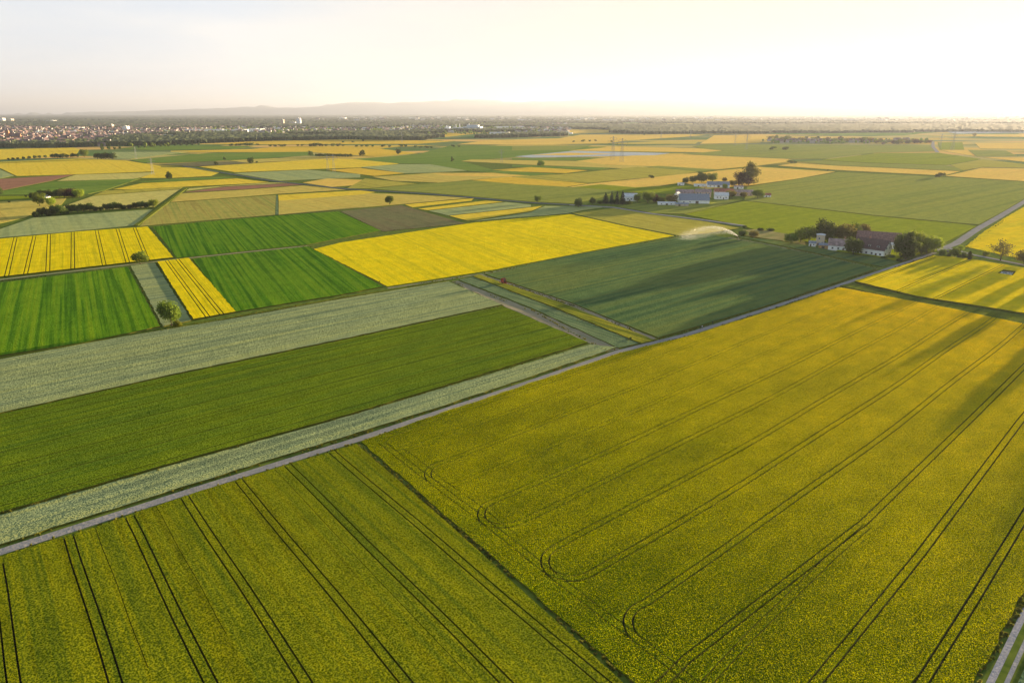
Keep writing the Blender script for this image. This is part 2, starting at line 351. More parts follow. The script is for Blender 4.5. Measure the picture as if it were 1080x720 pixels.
tr += pair([q(-120, 790), q(10, 660), q(490, 290), q(790, 0), q(790, 0)+az(46.9)*260], 1.9, .44)
tr += pair([q(60, 730), q(180, 600), q(395, 390), q(500, 300)], 1.8, .28)
tr += pair([q(300, 800), q(370, 712), q(640, 380), q(915, 14), q(915, 14)+az(46.7)*260], 1.9, .44)
tr += pair([q(560, 840), q(655, 712), q(800, 480), q(926, 272), q(926, 272)+az(46.7)*260], 1.9, .44)
tr.append(band([q(545, 840), q(638, 712), q(780, 490), q(905, 280), q(905, 280)+az(46.8)*260], .2))
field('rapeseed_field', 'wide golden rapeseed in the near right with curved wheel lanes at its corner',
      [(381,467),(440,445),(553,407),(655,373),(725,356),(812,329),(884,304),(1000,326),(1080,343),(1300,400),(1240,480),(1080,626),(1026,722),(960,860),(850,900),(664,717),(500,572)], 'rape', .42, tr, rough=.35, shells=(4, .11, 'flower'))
F_ = field
F_('field_strip', 'ribbon of rough green grass parting two rape fields', [(886,302),(898,299),(967,315),(1080,334),(1300,378),(1300,396),(1080,343),(960,318)], 'verge', .5, rough=.4)
tr = []
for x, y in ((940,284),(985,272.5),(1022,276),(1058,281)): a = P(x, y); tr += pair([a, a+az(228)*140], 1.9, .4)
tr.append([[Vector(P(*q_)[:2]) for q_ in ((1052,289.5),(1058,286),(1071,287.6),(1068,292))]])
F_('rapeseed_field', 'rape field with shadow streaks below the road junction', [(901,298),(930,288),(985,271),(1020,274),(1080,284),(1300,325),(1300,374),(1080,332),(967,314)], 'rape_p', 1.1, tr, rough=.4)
F_('rapeseed_field', 'rape field beyond the junction at the right edge', [(1018,260.5),(1035.5,246),(1059,230.5),(1084,216),(1113,199),(1300,212),(1300,312),(1080,274)], 'rape_p', 1.1, rough=.4)
# --- left of the lane
F_('rye_strip', 'pale grey green strip along the farm lane', [(-260,628),(0,545),(171,495),(370,439.5),(623,364),(651,367),(547,402.5),(453,433.5),(210,509.5),(0,575.5),(-260,662)], 'grey', .5, rough=.3)
tr = []
for t in (.05, .14, .30, .47, .62, .80, .97):
    a = P(530,323).lerp(P(622,362), t); tr.append(band(wob(a, a+az(230.8)*330, 16, .3), .35))
F_('green_cereal_field', 'long mid green cereal field with faint dark lines', [(-260,506),(0,438.5),(180,398),(360,360.5),(530,324),(620,362),(370,437.5),(171,492.5),(0,542),(-260,624)], 'green', .6, tr, rough=.2)
F_('rye_field', 'broad grey green field above the long green one', [(-260,428),(0,380),(130,356),(250,336),(360,316),(473,297.5),(529,322),(360,358.5),(180,396),(0,436.5),(-260,503)], 'grey', .5, rough=.3)
F_('path', 'bare earth path between grey green crops', [(476,297),(483,296),(560,326),(654,368),(640,371),(622,362),(532,323)], 'earth', .02, rough=.5)
F_('field_strip', 'teal green strip beside the earth path', [(484,295.5),(499,292.5),(590,328),(674,363),(652,367.5),(560,325)], 'teal', .4, rough=.3)
F_('verge', 'flowering grass verge beside the dark field', [(499,292),(505,290),(600,323),(684,357),(690,360),(676,363),(590,327)], 'flowerverge', .5, rough=.3)
F_('path', 'pale earth path edging the dark field', [(505,289.8),(509,289.5),(600,319),(690,356),(693,358.5),(684,357),(600,322.5)], 'earth', .02, rough=.3)
F_('dark_green_field', 'dark green root crop field watered by the sprinkler', [(512,290),(600,270.5),(717,250.5),(747,248),(768,251.5),(850,267),(924,284),(812,322),(722,349),(694,357),(600,319)], 'dark', .5, rough=.3)
F_('dark_green_field', 'narrow dark green crop in front of the farmstead', [(774,249),(823,255),(862,261.5),(905,270),(960,273),(930,282),(850,265)], 'dark', .4, rough=.3)
tr = []
F_('rapeseed_field', 'large bright yellow rape field in the middle', [(331,263),(360,256),(500,235),(600,226),(615,229),(660,239),(711,249),(610,267.5),(520,285),(409,302.5)], 'rape2', 1.2, rough=.3)
F_('green_cereal_field', 'bright green field left of the large yellow one', [(203,274),(325,260.5),(404,303),(360,311.5),(258,328),(247,330)], 'bright2', .5, rough=.3)
tr = []
for t in (.3, .62): a = P(165,277).lerp(P(200,273), t); tr += pair([a, a+(P(229,334)-P(183,275))], 2, .5)
F_('rapeseed_field', 'narrow yellow rape strip beside the lone round tree', [(166,277),(199,273),(249,330),(204,338)], 'rape_l', .8, tr, tmat='lane', rough=.3)
F_('field_strip', 'weedy grey green strip behind the lone round tree', [(138,281),(163,277.5),(202,338.5),(172,345)], 'grey', .4, rough=.3)
F_('green_cereal_field', 'bright green striped field at the left edge', [(-260,343),(0,299),(135,282.5),(169,345),(90,362),(0,376),(-260,424)], 'bright', .5, rough=.3)
tr = []
for x0, x1 in ((-18,-56),(17,6),(37,26),(52,50.5),(77,77),(102,111),(124,136),(142,157)):
    y0 = 252-(x0+20)*.067; a = P(x0, y0); b = P(x1, 296-x1*.132+3); tr += pair([a, b], 2.2, .55)
F_('rapeseed_field', 'yellow rape field ruled with dark wheel lanes', [(-260,289),(0,253),(80,245.5),(156,240),(183,272.5),(90,283),(0,293),(-260,326)], 'rape_l', .8, tr, tmat='lane', rough=.3)
F_('green_cereal_field', 'bright green field reaching to the brown one', [(161,239.5),(290,227.5),(357,223.5),(402,243.5),(325,258),(187,272.5)], 'bright2', .5, rough=.3)
F_('brown_field', 'dull brown sparsely sown field', [(359,223),(423,216.5),(491,236),(404,244.5)], 'brown', .2, rough=.3)
F_('rye_field', 'pale grey green field under the dark hedgerow', [(-260,262),(0,242),(35,230),(161,221),(143,238),(60,246),(0,251),(-260,272)], 'greyf', .5)
F_('barley_field', 'striped tan and green barley', [(162,223),(174,214.5),(291,206),(290,227),(215,233),(147,239)], 'tanrow', .6)
F_('field_strip', 'thin green strip right of the striped barley', [(291.3,206),(293,206),(294,227),(290.5,227)], 'teal', .5)
F_('barley_field', 'tan barley around the round tree', [(294,212),(390,204),(425,205),(495,209),(425,215.5),(358,221.5),(294,227)], 'tan', .6)
F_('rapeseed_field', 'thin golden strip above the tan barley', [(293.5,206),(380,201),(396,203),(380,205.5),(294,212)], 'yellow', .9)
F_('rapeseed_field', 'slim yellow wedge below the grey lane', [(427,216),(500,209.3),(497,212),(435,219)], 'yellow', .9)
F_('rapeseed_field', 'yellow strip between dull green strips', [(441,220.5),(512,212),(531,213),(470,220),(451,222)], 'yellow', .9)
F_('rye_field', 'grey green strip between yellow strips', [(452,222.5),(534,213.5),(560,216),(560,218.5),(473,227.5)], 'greyf', .5)
F_('rapeseed_field', 'yellow strip above the large rape field', [(474,228),(560,219),(572,217.5),(560,223),(503,232),(493,233)], 'yellow', .9)
F_('rye_field', 'grey green field behind the large rape field', [(497,234),(560,224),(575,217.5),(640,218.5),(614,222),(598,225.5),(540,230)], 'greyf', .5)
F_('olive_field', 'olive stubble behind the sprinkler', [(603,225),(647,220),(745,234),(780,241),(745,246.5),(717,249),(662,238.5),(615,228)], 'olive', .4)
# --- left middle distance
F_('cereal_field', 'pale yellow field before the town hedge', [(-260,162),(0,157.3),(78,156),(84,158),(80,164),(0,169),(-260,178)], 'yellow', .7)
F_('rapeseed_field', 'wide yellow field far left', [(-260,184),(0,171),(83,167.5),(133,169.5),(170,175.5),(165,181),(87,184),(18,186),(0,177.5),(-120,182)], 'yellow', .9)
F_('rapeseed_field', 'yellow block left of the blue lane', [(168,176.5),(205,177),(232,182),(222,186),(180,188),(148,188),(160,183)], 'yellow', .9)
F_('rye_field', 'grey green wedge at the left edge', [(-200,192),(-60,180),(0,179),(15,185.5),(0,188.5),(-200,204)], 'greyf', .5)
F_('ploughed_field', 'reddish brown ploughed field', [(-260,212),(0,189),(78,184.3),(54,191),(5,200.5),(0,201),(-260,236)], 'soil', .1)
F_('cereal_field', 'pale cereal beside the red brown soil', [(80,184.5),(165,182),(148,187.5),(139,189),(60,191.3)], 'pale', .6)
F_('green_cereal_field', 'green field below the red brown soil', [(5,201.5),(57,192),(148,188.5),(111,201),(93,205),(0,206),(-120,214)], 'fgreen', .5)
F_('field_strip', 'thin dark green strip far left', [(140,193),(180,189),(235,186.5),(250,188),(180,192)], 'fgreen', .5)
F_('cereal_field', 'cream yellow strip', [(119,200),(150,193.5),(250,188.5),(284,192.5),(262,194),(200,197),(140,200)], 'yellow', .7)
F_('olive_field', 'olive strip under the cream one', [(111,201.5),(193,197.5),(190,199.5),(98,206.5)], 'olive', .6)
F_('cereal_field', 'pale field above the dark hedgerow', [(67,218),(98,207),(190,200),(163,218.5),(100,222),(62,223)], 'pale', .6)
F_('barley_field', 'small tan field at the left edge', [(-260,232),(0,213),(70,209.5),(65,216),(45,222),(26,230),(0,236),(-260,254)], 'tan', .6)
F_('meadow', 'bright green meadow by the farm copse', [(-200,210),(0,207.3),(90,206.5),(60,209),(0,211.5),(-200,218)], 'lime', .3)
F_('ploughed_field', 'slim brown ploughed strip', [(191,203.5),(234,197.5),(308,193.3),(321,195),(254,200)], 'soil', .1)
F_('barley_field', 'pale orange barley right of the hedgerow', [(180,213.5),(191,204.5),(258,200.5),(321,196),(365,200.5),(291,205),(236,209.5)], 'tan', .7)
F_('cereal_field', 'cream strip above the brown one', [(200,199),(284,193),(306,193),(234,197),(196,201.5)], 'pale', .7)
F_('rye_field', 'blue grey field beside the lane', [(246,183),(324,179.3),(380,184),(380,187.5),(295,191)], 'greyf', .5)
F_('rapeseed_field', 'far yellow rape under the power masts', [(210,176),(263,173),(350,167.5),(395,169),(421,173),(380,177),(324,179),(248,182)], 'yellow', .9)
F_('barley_field', 'far golden wedge', [(345,179.5),(380,177.5),(427,183),(395,186),(380,184)], 'gold', .7)
F_('rye_field', 'far grey green lozenge', [(380,176.5),(421,173.5),(453,173.5),(497,180),(453,182.5),(427,183)], 'greyf', .5)
F_('barley_field', 'tan field in the centre distance', [(393,187),(460,182.5),(519,182.5),(560,185.5),(497,190),(464,193),(415,191)], 'tan', .7)
F_('barley_field', 'thin orange strip in the centre distance', [(455,183.5),(519,182.8),(556,185.8),(520,186.5),(470,185.5)], 'orange', .75)
F_('barley_field', 'orange patch left of centre', [(319,193),(345,188.5),(385,190),(385,195),(350,197.5)], 'orange', .7)
F_('olive_field', 'olive patch left of centre', [(385,188.5),(415,191.5),(440,194),(388,199),(366,199)], 'olive', .6)
F_('rye_field', 'broad grey green field behind the lane', [(389,199.5),(440,194.5),(497,190.5),(600,197.5),(655,200.5),(640,207),(606,215),(560,213),(497,207.5),(453,203.8)], 'sage', .5)
# --- centre far
F_('green_cereal_field', 'far green field in the centre', [(372,168),(440,163),(476,153.5),(640,155),(610,160),(545,166),(486,170),(519,179),(560,182),(560,185),(497,181),(453,173.3),(421,172.8)], 'fgreen', .5)
F_('barley_field', 'far orange strip under the factory', [(482,152.5),(515,148),(590,146),(612,142.3),(720,141.5),(745,142.5),(715,145),(660,148.5),(640,151.5),(560,153)], 'orange', .7)
F_('rye_field', 'dim green strip in the far centre', [(540,154),(625,153.5),(602,158.5),(540,159)], 'sage', .5)
F_('barley_field', 'orange field left of the foil rows', [(600,159),(644,155.3),(740,157),(762,159),(745,161),(660,160)], 'orange', .7)
F_('foil_rows', 'blue white strip of crop foil', [(543,165.3),(605,159.3),(707,161.8),(690,164),(560,166.5)], 'foil', .3)
F_('barley_field', 'slim orange strip inside the foil rows', [(560,163.6),(600,161.3),(650,162.6),(600,164.2)], 'orange', .75)
F_('green_cereal_field', 'thin green strip below the foil', [(540,167),(632,166.6),(612,169.8),(540,168.8)], 'fgreen', .5)
F_('barley_field', 'wide orange field in the far centre', [(600,171),(632,167.2),(666,164.3),(720,163.3),(831,168),(838,170),(800,175),(757,179),(700,176),(640,174)], 'orange', .8)
F_('barley_field', 'pale orange strip by the small tree', [(486,170.3),(497,168.5),(610,170.2),(640,174.2),(700,176),(660,178),(560,174.2)], 'tan', .7)
F_('green_cereal_field', 'green sliver left of the olive field', [(540,174.3),(644,177.2),(633,179.8),(540,176.2)], 'fgreen', .5)
F_('barley_field', 'long thin golden sliver', [(519,179.5),(560,176.5),(620,180),(596,183),(540,181)], 'gold', .7)
F_('green_cereal_field', 'dark green sliver', [(540,181.5),(592,183.4),(560,185.6),(530,183.4)], 'fgreen', .5)
F_('olive_field', 'olive tan field with one small bush', [(545,186.3),(600,183.6),(640,179.6),(673,176.3),(740,180.6),(720,184),(620,193.6),(540,187.5)], 'olive', .6)
F_('barley_field', 'golden field left of the hamlet', [(497,190.3),(538,187),(620,194),(597,197.4),(545,194.5)], 'gold', .7)
F_('barley_field', 'orange gold field behind the hamlet', [(620,194.4),(736,182.3),(735,188),(722,192),(688,198),(644,199),(600,197.6)], 'orange', .8)
F_('meadow', 'bright green meadow behind the hamlet', [(604,197.8),(633,194.8),(670,198),(707,196),(745,197),(745,203),(707,205),(655,203),(640,200)], 'lime', .4)
F_('rye_field', 'dull green strip behind the tall tree', [(678,176.3),(695,175.3),(757,179.2),(740,181.5)], 'sage', .5)
F_('barley_field', 'orange field right of the tall tree', [(722,185),(757,180.3),(800,176.3),(881,181.4),(840,189),(790,196),(745,200),(722,193)], 'orange', .8)
F_('barley_field', 'long orange strip above the big green field', [(820,175),(838,172.3),(880,175),(1013,181),(995,185.5),(880,179.5)], 'orange', .8)
F_('rye_field', 'wide dull green field below the far village', [(730,154.5),(745,152.3),(920,153.2),(982,153.2),(989,160),(926,161.2),(866,168),(831,167.6),(720,162.8),(764,159),(740,157)], 'sage', .5)
F_('meadow', 'bright green field in the right distance', [(866,169),(926,161.6),(989,161.3),(1035,168),(998,174.5),(917,172)], 'lime', .5)
F_('olive_field', 'olive strip under the bright green field', [(838,170.4),(868,169.4),(917,172.4),(998,175),(1020,179),(1013,180.6),(880,174.6)], 'sage', .5)
F_('meadow', 'dull green field at the far right', [(1002,174.3),(1036,168.3),(1080,173.3),(1250,184),(1250,184.5),(1080,177.4),(1036,176.6),(1016,180)], 'olive', .5)
F_('barley_field', 'orange field at the right edge', [(997,186),(1035,177.5),(1080,178.2),(1250,186),(1250,206),(1080,191.5)], 'orange', .8)
tr = []
F_('green_cereal_field', 'big soft green field behind the farmstead', [(788,197.5),(840,189.6),(885,181.8),(997,187),(1080,192.2),(1100,193.5),(1078,211.5),(1062,221),(1032,237.3),(1015,236),(920,227.3),(785,211.6)], 'sage', .6)
F_('meadow', 'light green field behind the farm trees', [(722,226.5),(785,212.2),(920,228),(1015,237),(1030,239),(984,263),(960,263),(862,258),(790,241),(785,238.5),(745,231)], 'lime', .5)
F_('green_cereal_field', 'darker green field in front of the hamlet', [(652,218.5),(690,212),(740,211),(784,211.5),(722,226),(690,225.3)], 'sage', .5)
F_('meadow', 'dry scrubby ground by the sprinkler', [(783,243),(800,242),(845,250),(850,259),(823,254),(785,249)], 'dry', .3, rough=.6)
F_('meadow', 'green grass in front of the farm trees', [(950,262),(988,262),(975,268),(945,276),(925,272),(880,266),(890,262)], 'lime', .3, rough=.6)
F_('meadow', 'far green field by the power masts', [(989,150.3),(1015,150.3),(1017,158),(991,158)], 'lime', .5)
F_('barley_field', 'far orange wedge right of the village', [(992,158.3),(1021,159.3),(1028,165),(1000,160.5)], 'orange', .7)
F_('brown_field', 'far dull brown field', [(1021,158.3),(1061,159.2),(1074,165),(1030,165.3)], 'sage', .3)
F_('barley_field', 'far orange rectangle', [(1028,151),(1200,150),(1200,158.5),(1034,157)], 'orange', .7)
F_('barley_field', 'far orange strip at the right edge', [(1037,166.3),(1200,166.3),(1200,174),(1080,171)], 'orange', .7)
F_('barley_field', 'far orange strip under the white foil', [(1005,142.2),(1200,141),(1200,146),(1035,144.2)], 'orange', .7)
F_('foil_rows', 'long white foil strip at the far right', [(999,139.2),(1080,137.6),(1250,136),(1250,138.5),(1080,140),(1008,141.2)], 'foil', .5)
F_('barley_field', 'far orange field left of the village', [(738,152),(753,143.2),(809,143.2),(814,145.3),(801,151)], 'orange', .7)
F_('barley_field', 'far thin orange strip', [(642,151.6),(700,149),(738,149),(733,152),(660,152.3)], 'tan', .7)
F_('barley_field', 'far yellow strip behind the bushes', [(224,152.5),(276,148.3),(380,147.3),(480,149),(440,152),(300,152.6)], 'gold', .7)
F_('barley_field', 'long pale gold strip in front of the bushes', [(180,159.5),(265,157.5),(300,154.6),(467,153.6),(420,155),(400,157),(441,162),(395,165.5),(330,161),(180,160.6)], 'gold', .7)
F_('green_cereal_field', 'far left green field', [(137,169),(220,161.6),(326,160.3),(330,164),(260,168.6),(180,172),(150,172)], 'fgreen', .5)
F_('green_cereal_field', 'far left green strip', [(120,157),(157,154.3),(200,154),(270,154.3),(245,157.5),(160,158.6)], 'fgreen', .5)
F_('rye_field', 'far left grey green field', [(118,160.6),(200,160.3),(138,168),(122,168)], 'greyf', .5)
F_('brown_field', 'far left brown strip', [(168,173.5),(221,170.6),(280,171),(254,173),(205,176)], 'brown', .3)
F_('barley_field', 'far left pale orange field', [(241,169.6),(310,166.3),(347,166.3),(306,170),(261,172)], 'tan', .7)
F_('barley_field', 'far gold patch behind the factory meadow', [(345,141.5),(415,139),(505,141),(470,144.5),(360,144)], 'gold', .7)
F_('barley_field', 'far gold patch right of the factory', [(560,140),(600,136.5),(645,137),(655,140),(590,141.2)], 'orange', .7)
F_('green_cereal_field', 'far green field right of the wood', [(790,141),(860,138.5),(990,139.3),(950,143.2),(830,142.3)], 'fgreen', .5)

# ---------------------------------------------------------------- lanes and roads
def ribbon(name, label, pts, w, mat, z=.05, px=True, camber=0.0):
    l = [P(*p) if px else Vector(p) for p in pts]; vs = []; fs = []
    fine_ = []
    for a, b_ in zip(l[:-1], l[1:]):
        k = max(1, int((b_-a).length/12)); fine_ += [a.lerp(b_, i/k) for i in range(k)]
    fine_.append(l[-1]); l = fine_
    for i, p in enumerate(l):
        d = (l[min(i+1, len(l)-1)]-l[max(i-1, 0)]).normalized(); n = Vector((-d.y, d.x, 0))
        ww = w/2*(1+random.uniform(-.04, .04))
        a = p+n*ww; c = p-n*ww
        vs += [(a.x, a.y, 0), (a.x, a.y, z), (p.x, p.y, z+camber), (c.x, c.y, z), (c.x, c.y, 0)]
    for i in range(len(l)-1):
        for k in range(4): fs.append((i*5+k, i*5+k+1, i*5+5+k+1, i*5+5+k))
    return tag(mesh_obj(name, vs, fs, M[mat]), label, kind='structure')
ribbon('road', 'narrow pale concrete farm lane crossing the picture', [(-260,668),(0,582),(210,515),(380,462.5),(453,438),(547,407),(653,370.5),(722,353.5),(810,325.5),(880,302.5),(920,289),(986,266.5)], 3.1, 'asphalt', .09, camber=.05)
b0 = P(1080, 213); road_pts = [P(988,264.5), P(1008,257), P(1031,241.5), P(1055,228), b0, b0+az(42)*400]
ribbon('road', 'wide pale road leading away from the junction', road_pts, 6.2, 'asphalt', .12, px=False, camber=.06)
b1 = P(1080, 279.5); ribbon('road', 'side road lined by trees at the right edge', [P(1000,261.5), P(1025,268.5), b1, b1+(b1-P(1025,268.5)).normalized()*300], 4.2, 'asphalt', .15, px=False, camber=.05)
ribbon('road', 'grey lane through the middle fields', [(193,175.5),(208,178),(289,191.3),(319,194.6),(365,199.6),(382,200.6),(453,205),(500,209),(560,214.2),(601,216.3),(647,219.2)], 4.5, 'darkroad', .66, camber=.05)
ribbon('road', 'pale lane passing the hamlet', [(601,216.4),(647,219.2),(688,226),(740,232.3),(785,238.6)], 4.5, 'asphalt', .67, camber=.05)
ribbon('path', 'light sandy path through the dark crop', [(768,250.6),(808,257.5),(850,266.2),(925,283.5)], 1.8, 'earth', .06)
ribbon('path', 'sandy path between the left fields', [(-260,328),(0,295),(90,284.5),(185,273.6),(262,265.5),(325,259.4)], 2.4, 'earth', .06)
ribbon('path', 'grass path edging the striped barley', [(143,238.6),(176,214),(196,199)], 4, 'verge', .66)
ribbon('path', 'thin earth line below the large rape field', [(409,304),(520,287),(610,269.4),(716,250.3)], 1.6, 'earth', .06)
ribbon('path', 'green edge below the bright green fields', [(0,378),(130,355.6),(250,334.4),(360,314.5),(473,296.5)], 2.2, 'verge', .4)
ribbon('path', 'distant pale lane beside the far village', [(984,149.5),(984,155),(989,161)], 9, 'asphalt', .68)
# gravel farm track in the bottom right corner: two wheel ribbons and the dark crop beyond
t0 = P(1048,716)-az(46.6)*60
for off, lab in ((0, 'left wheel ribbon of the gravel farm track'), (2.1, 'right wheel ribbon of the gravel farm track')):
    a = t0+az(136.6)*off; ribbon('path', lab, [a, a+az(46.4)*500], 1.15 if off == 0 else .75, 'gravel', .07, px=False)
a = t0+az(136.6)*3.6; d_ = az(46.4); e_ = az(136.4)
F_('dark_green_field', 'dark green row crop right of the gravel track', None, 'teal', .4, world=[a, a+d_*450, a+d_*450+e_*160, a+e_*160])

# ---------------------------------------------------------------- trees
def leafmat(name, a, b_, tr=.35, scale=.35):
    m, nt, b, out = newmat(name)
    tc = N(nt, 'ShaderNodeTexCoord'); no = N(nt, 'ShaderNodeTexNoise'); no.inputs['Scale'].default_value = scale; no.inputs['Detail'].default_value = 3
    nt.links.new(tc.outputs['Object'], no.inputs['Vector'])
    oi = N(nt, 'ShaderNodeObjectInfo'); c = mixc(nt, ramp(nt, no.outputs['Fac'], .38, .62), a, b_)
    hs = N(nt, 'ShaderNodeHueSaturation'); nt.links.new(c, hs.inputs['Color'])
    nt.links.new(mathn(nt, 'ADD', mathn(nt, 'MULTIPLY', oi.outputs['Random'], .7), .65), hs.inputs['Value'])
    nt.links.new(mathn(nt, 'ADD', mathn(nt, 'MULTIPLY', oi.outputs['Random'], .03), .485), hs.inputs['Hue'])
    nt.links.new(hs.outputs[0], b.inputs['Base Color']); b.inputs['Roughness'].default_value = .9; b.inputs['Specular IOR Level'].default_value = .08
    t = nt.nodes.new('ShaderNodeBsdfTranslucent'); nt.links.new(hs.outputs[0], t.inputs[0])
    mx = nt.nodes.new('ShaderNodeMixShader'); mx.inputs[0].default_value = tr
    nt.links.new(b.outputs[0], mx.inputs[1]); nt.links.new(t.outputs[0], mx.inputs[2]); nt.links.new(mx.outputs[0], out.inputs['Surface'])
    return m
LM = {'green': leafmat('leaf_green', L(.10,.15,.018), L(.18,.23,.028)),
      'dark': leafmat('leaf_dark', L(.06,.09,.018), L(.11,.145,.028)),
      'lime': leafmat('leaf_lime', L(.17,.22,.018), L(.27,.31,.03), .35),
      'purple': leafmat('leaf_copper', L(.07,.040,.032), L(.12,.065,.045)),
      'brown': leafmat('leaf_olive_brown', L(.13,.115,.028), L(.19,.17,.04)),
      'blue': leafmat('leaf_conifer', L(.022,.04,.028), L(.04,.06,.038), .1)}
BARK = simple('bark', (.10,.075,.055), .95, .3, 2)

def crown_mesh(kind, n, size, lobes, seed, rx=1.0, rz=1.0, z0=0.0):
    """leaf sprays through the volume of a crown of unit height; returns verts, faces"""
    r = np.random.default_rng(seed)
    if kind == 'round':
        cs = [(0, 0, z0+(1-z0)*.5, .36*rx, (1-z0)*.46)]
        for k in range(lobes):
            a = 2*math.pi*k/lobes+r.uniform(-.4, .4); d = r.uniform(.16, .28)*rx; s = r.uniform(.16, .24)
            cs.append((d*math.cos(a), d*math.sin(a), z0+(1-z0)*r.uniform(.28, .78), s*rx, s*(1-z0)*1.25))
    elif kind == 'cone':
        cs = [(r.uniform(-.02, .02), r.uniform(-.02, .02), z0+(1-z0)*t, rx*.24*(1-t)**.8+.02, (1-z0)*.11) for t in np.linspace(.05, .97, 9)]
    elif kind == 'tall':
        cs = []
        for k in range(lobes+4):
            t = k/(lobes+3); a = r.uniform(0, 6.28); d = r.uniform(.02, .16)*rx*(1-.5*t)
            cs.append((d*math.cos(a), d*math.sin(a), z0+(1-z0)*(.1+.8*t), rx*r.uniform(.14, .24)*(1-.45*abs(t-.45)*2), (1-z0)*r.uniform(.12, .17)))
    else:                                            # bush
        cs = []
        for k in range(lobes+2):
            a = r.uniform(0, 6.28); d = r.uniform(0, .35)*rx
            cs.append((d*math.cos(a), d*math.sin(a), r.uniform(.25, .6), r.uniform(.18, .30)*rx, r.uniform(.22, .40)))
    cs = np.array(cs); wgt = (cs[:, 3]**2*cs[:, 4])**.66; wgt /= wgt.sum()
    idx = r.choice(len(cs), n, p=wgt); d = r.normal(size=(n, 3)); d /= np.linalg.norm(d, axis=1)[:, None]
    rr = r.uniform(.45, 1.05, n)**.6
    lump = 1+.16*np.sin(d[:, 0]*7+idx)*np.cos(d[:, 1]*6+idx*2)+.1*np.sin(d[:, 2]*11+idx)
    p = cs[idx, :3]+d*np.stack([cs[idx, 3], cs[idx, 3], cs[idx, 4]], 1)*(rr*lump)[:, None]
    p[:, 2] = np.maximum(p[:, 2], .02)
    nrm = d+r.normal(size=(n, 3))*.55; nrm /= np.linalg.norm(nrm, axis=1)[:, None]
    t1 = np.cross(nrm, r.normal(size=(n, 3))); t1 /= np.linalg.norm(t1, axis=1)[:, None]; t2 = np.cross(nrm, t1)
    s = size*r.uniform(.6, 1.3, n)[:, None]
    q = np.stack([p-t1*s-t2*s*.6, p+t1*s*.2-t2*s, p+t1*s+t2*s*.6, p-t1*s*.3+t2*s], 1).reshape(-1, 3)
    q[:, 2] = np.maximum(q[:, 2], .0)
    return q, np.arange(n*4).reshape(n, 4)
def raw_mesh(name, v, f, mats):
    me = bpy.data.meshes.new(name); me.vertices.add(len(v)); me.vertices.foreach_set('co', np.asarray(v, dtype=np.float32).ravel())
    me.loops.add(f.size); me.loops.foreach_set('vertex_index', f.ravel().astype(np.int32)); me.polygons.add(len(f))
    me.polygons.foreach_set('loop_start', np.arange(0, f.size, f.shape[1], dtype=np.int32)); me.polygons.foreach_set('loop_total', np.full(len(f), f.shape[1], dtype=np.int32))
    for m in mats: me.materials.append(m)
    me.update(calc_edges=True); me.validate(); return me
def trunk_mb(rx, z0, seed, limbs=6):
    r = random.Random(seed); mb = MB()
    mb.tube([(0, 0, -.01), (.004, .002, .1), (.01, -.005, .35), (0, .01, .7)], [.03, .022, .016, .006], 7)
    for k in range(limbs):
        a = 6.28*k/limbs+r.uniform(-.3, .3); h = r.uniform(.18, .5); l = r.uniform(.18, .32)*rx
        mb.tube([(0, 0, h), (l*.5*math.cos(a), l*.5*math.sin(a), h+.10), (l*math.cos(a), l*math.sin(a), h+.24)], [.011, .008, .003], 5)
    return mb
TREES = {}
def tree_proto(key, kind, n, size, lobes, seed, rx, z0, leaf):
    v, f = crown_mesh(kind, n, size, lobes, seed, rx, 1, z0)
    cm = raw_mesh('crown', v, f, [LM[leaf]])
    tm = None
    tb = trunk_mb(rx if kind != 'cone' else .4, z0, seed, 6 if kind != 'bush' else 4)
    tm = bpy.data.meshes.new('trunk'); tm.from_pydata(tb.v, [], tb.f); tm.materials.append(BARK); tm.update()
    # one-mesh version for trees only a few pixels tall
    k = max(120, n//6); v2, f2 = crown_mesh(kind, k, size*2.0, lobes, seed+1, rx, 1, z0)
    tvs = np.array([(s*.03, c*.03, z) for z in (0, .5) for s, c in ((-1, -1), (1, -1), (1, 1), (-1, 1))], dtype=float)
    tfs = np.array([(0, 1, 5, 4), (1, 2, 6, 5), (2, 3, 7, 6), (3, 0, 4, 7)])+len(v2)
    sm = raw_mesh('small_tree', np.vstack([v2, tvs]), np.vstack([f2, tfs]), [LM[leaf], BARK])
    mi = np.zeros(len(f2)+4, dtype=np.int32); mi[-4:] = 1; sm.polygons.foreach_set('material_index', mi)
    TREES[key] = (cm, tm, sm)
tree_proto('round', 'round', 2600, .030, 8, 1, 1.35, .12, 'green')
tree_proto('round2', 'round', 2600, .030, 9, 2, 1.0, .14, 'green')
tree_proto('dark', 'round', 2600, .030, 8, 3, 1.15, .05, 'dark')
tree_proto('darktall', 'tall', 2600, .028, 6, 4, 1.5, .04, 'dark')
tree_proto('tall', 'tall', 2600, .028, 7, 5, 1.9, .10, 'brown')
tree_proto('lime', 'round', 2600, .032, 8, 6, 1.25, .06, 'lime')
tree_proto('purple', 'round', 2400, .032, 8, 7, 1.5, .03, 'purple')
tree_proto('brown', 'round', 2200, .034, 8, 8, 1.4, .06, 'brown')
tree_proto('sparse', 'tall', 1100, .024, 7, 9, 1.7, .22, 'brown')
tree_proto('cone', 'cone', 1500, .022, 6, 10, 1.2, .02, 'blue')
tree_proto('bush', 'bush', 1400, .045, 5, 11, 1.2, 0, 'dark')
tree_proto('bushg', 'bush', 1400, .045, 5, 12, 1.3, 0, 'green')
tree_proto('bushl', 'bush', 1400, .045, 5, 13, 1.3, 0, 'lime')
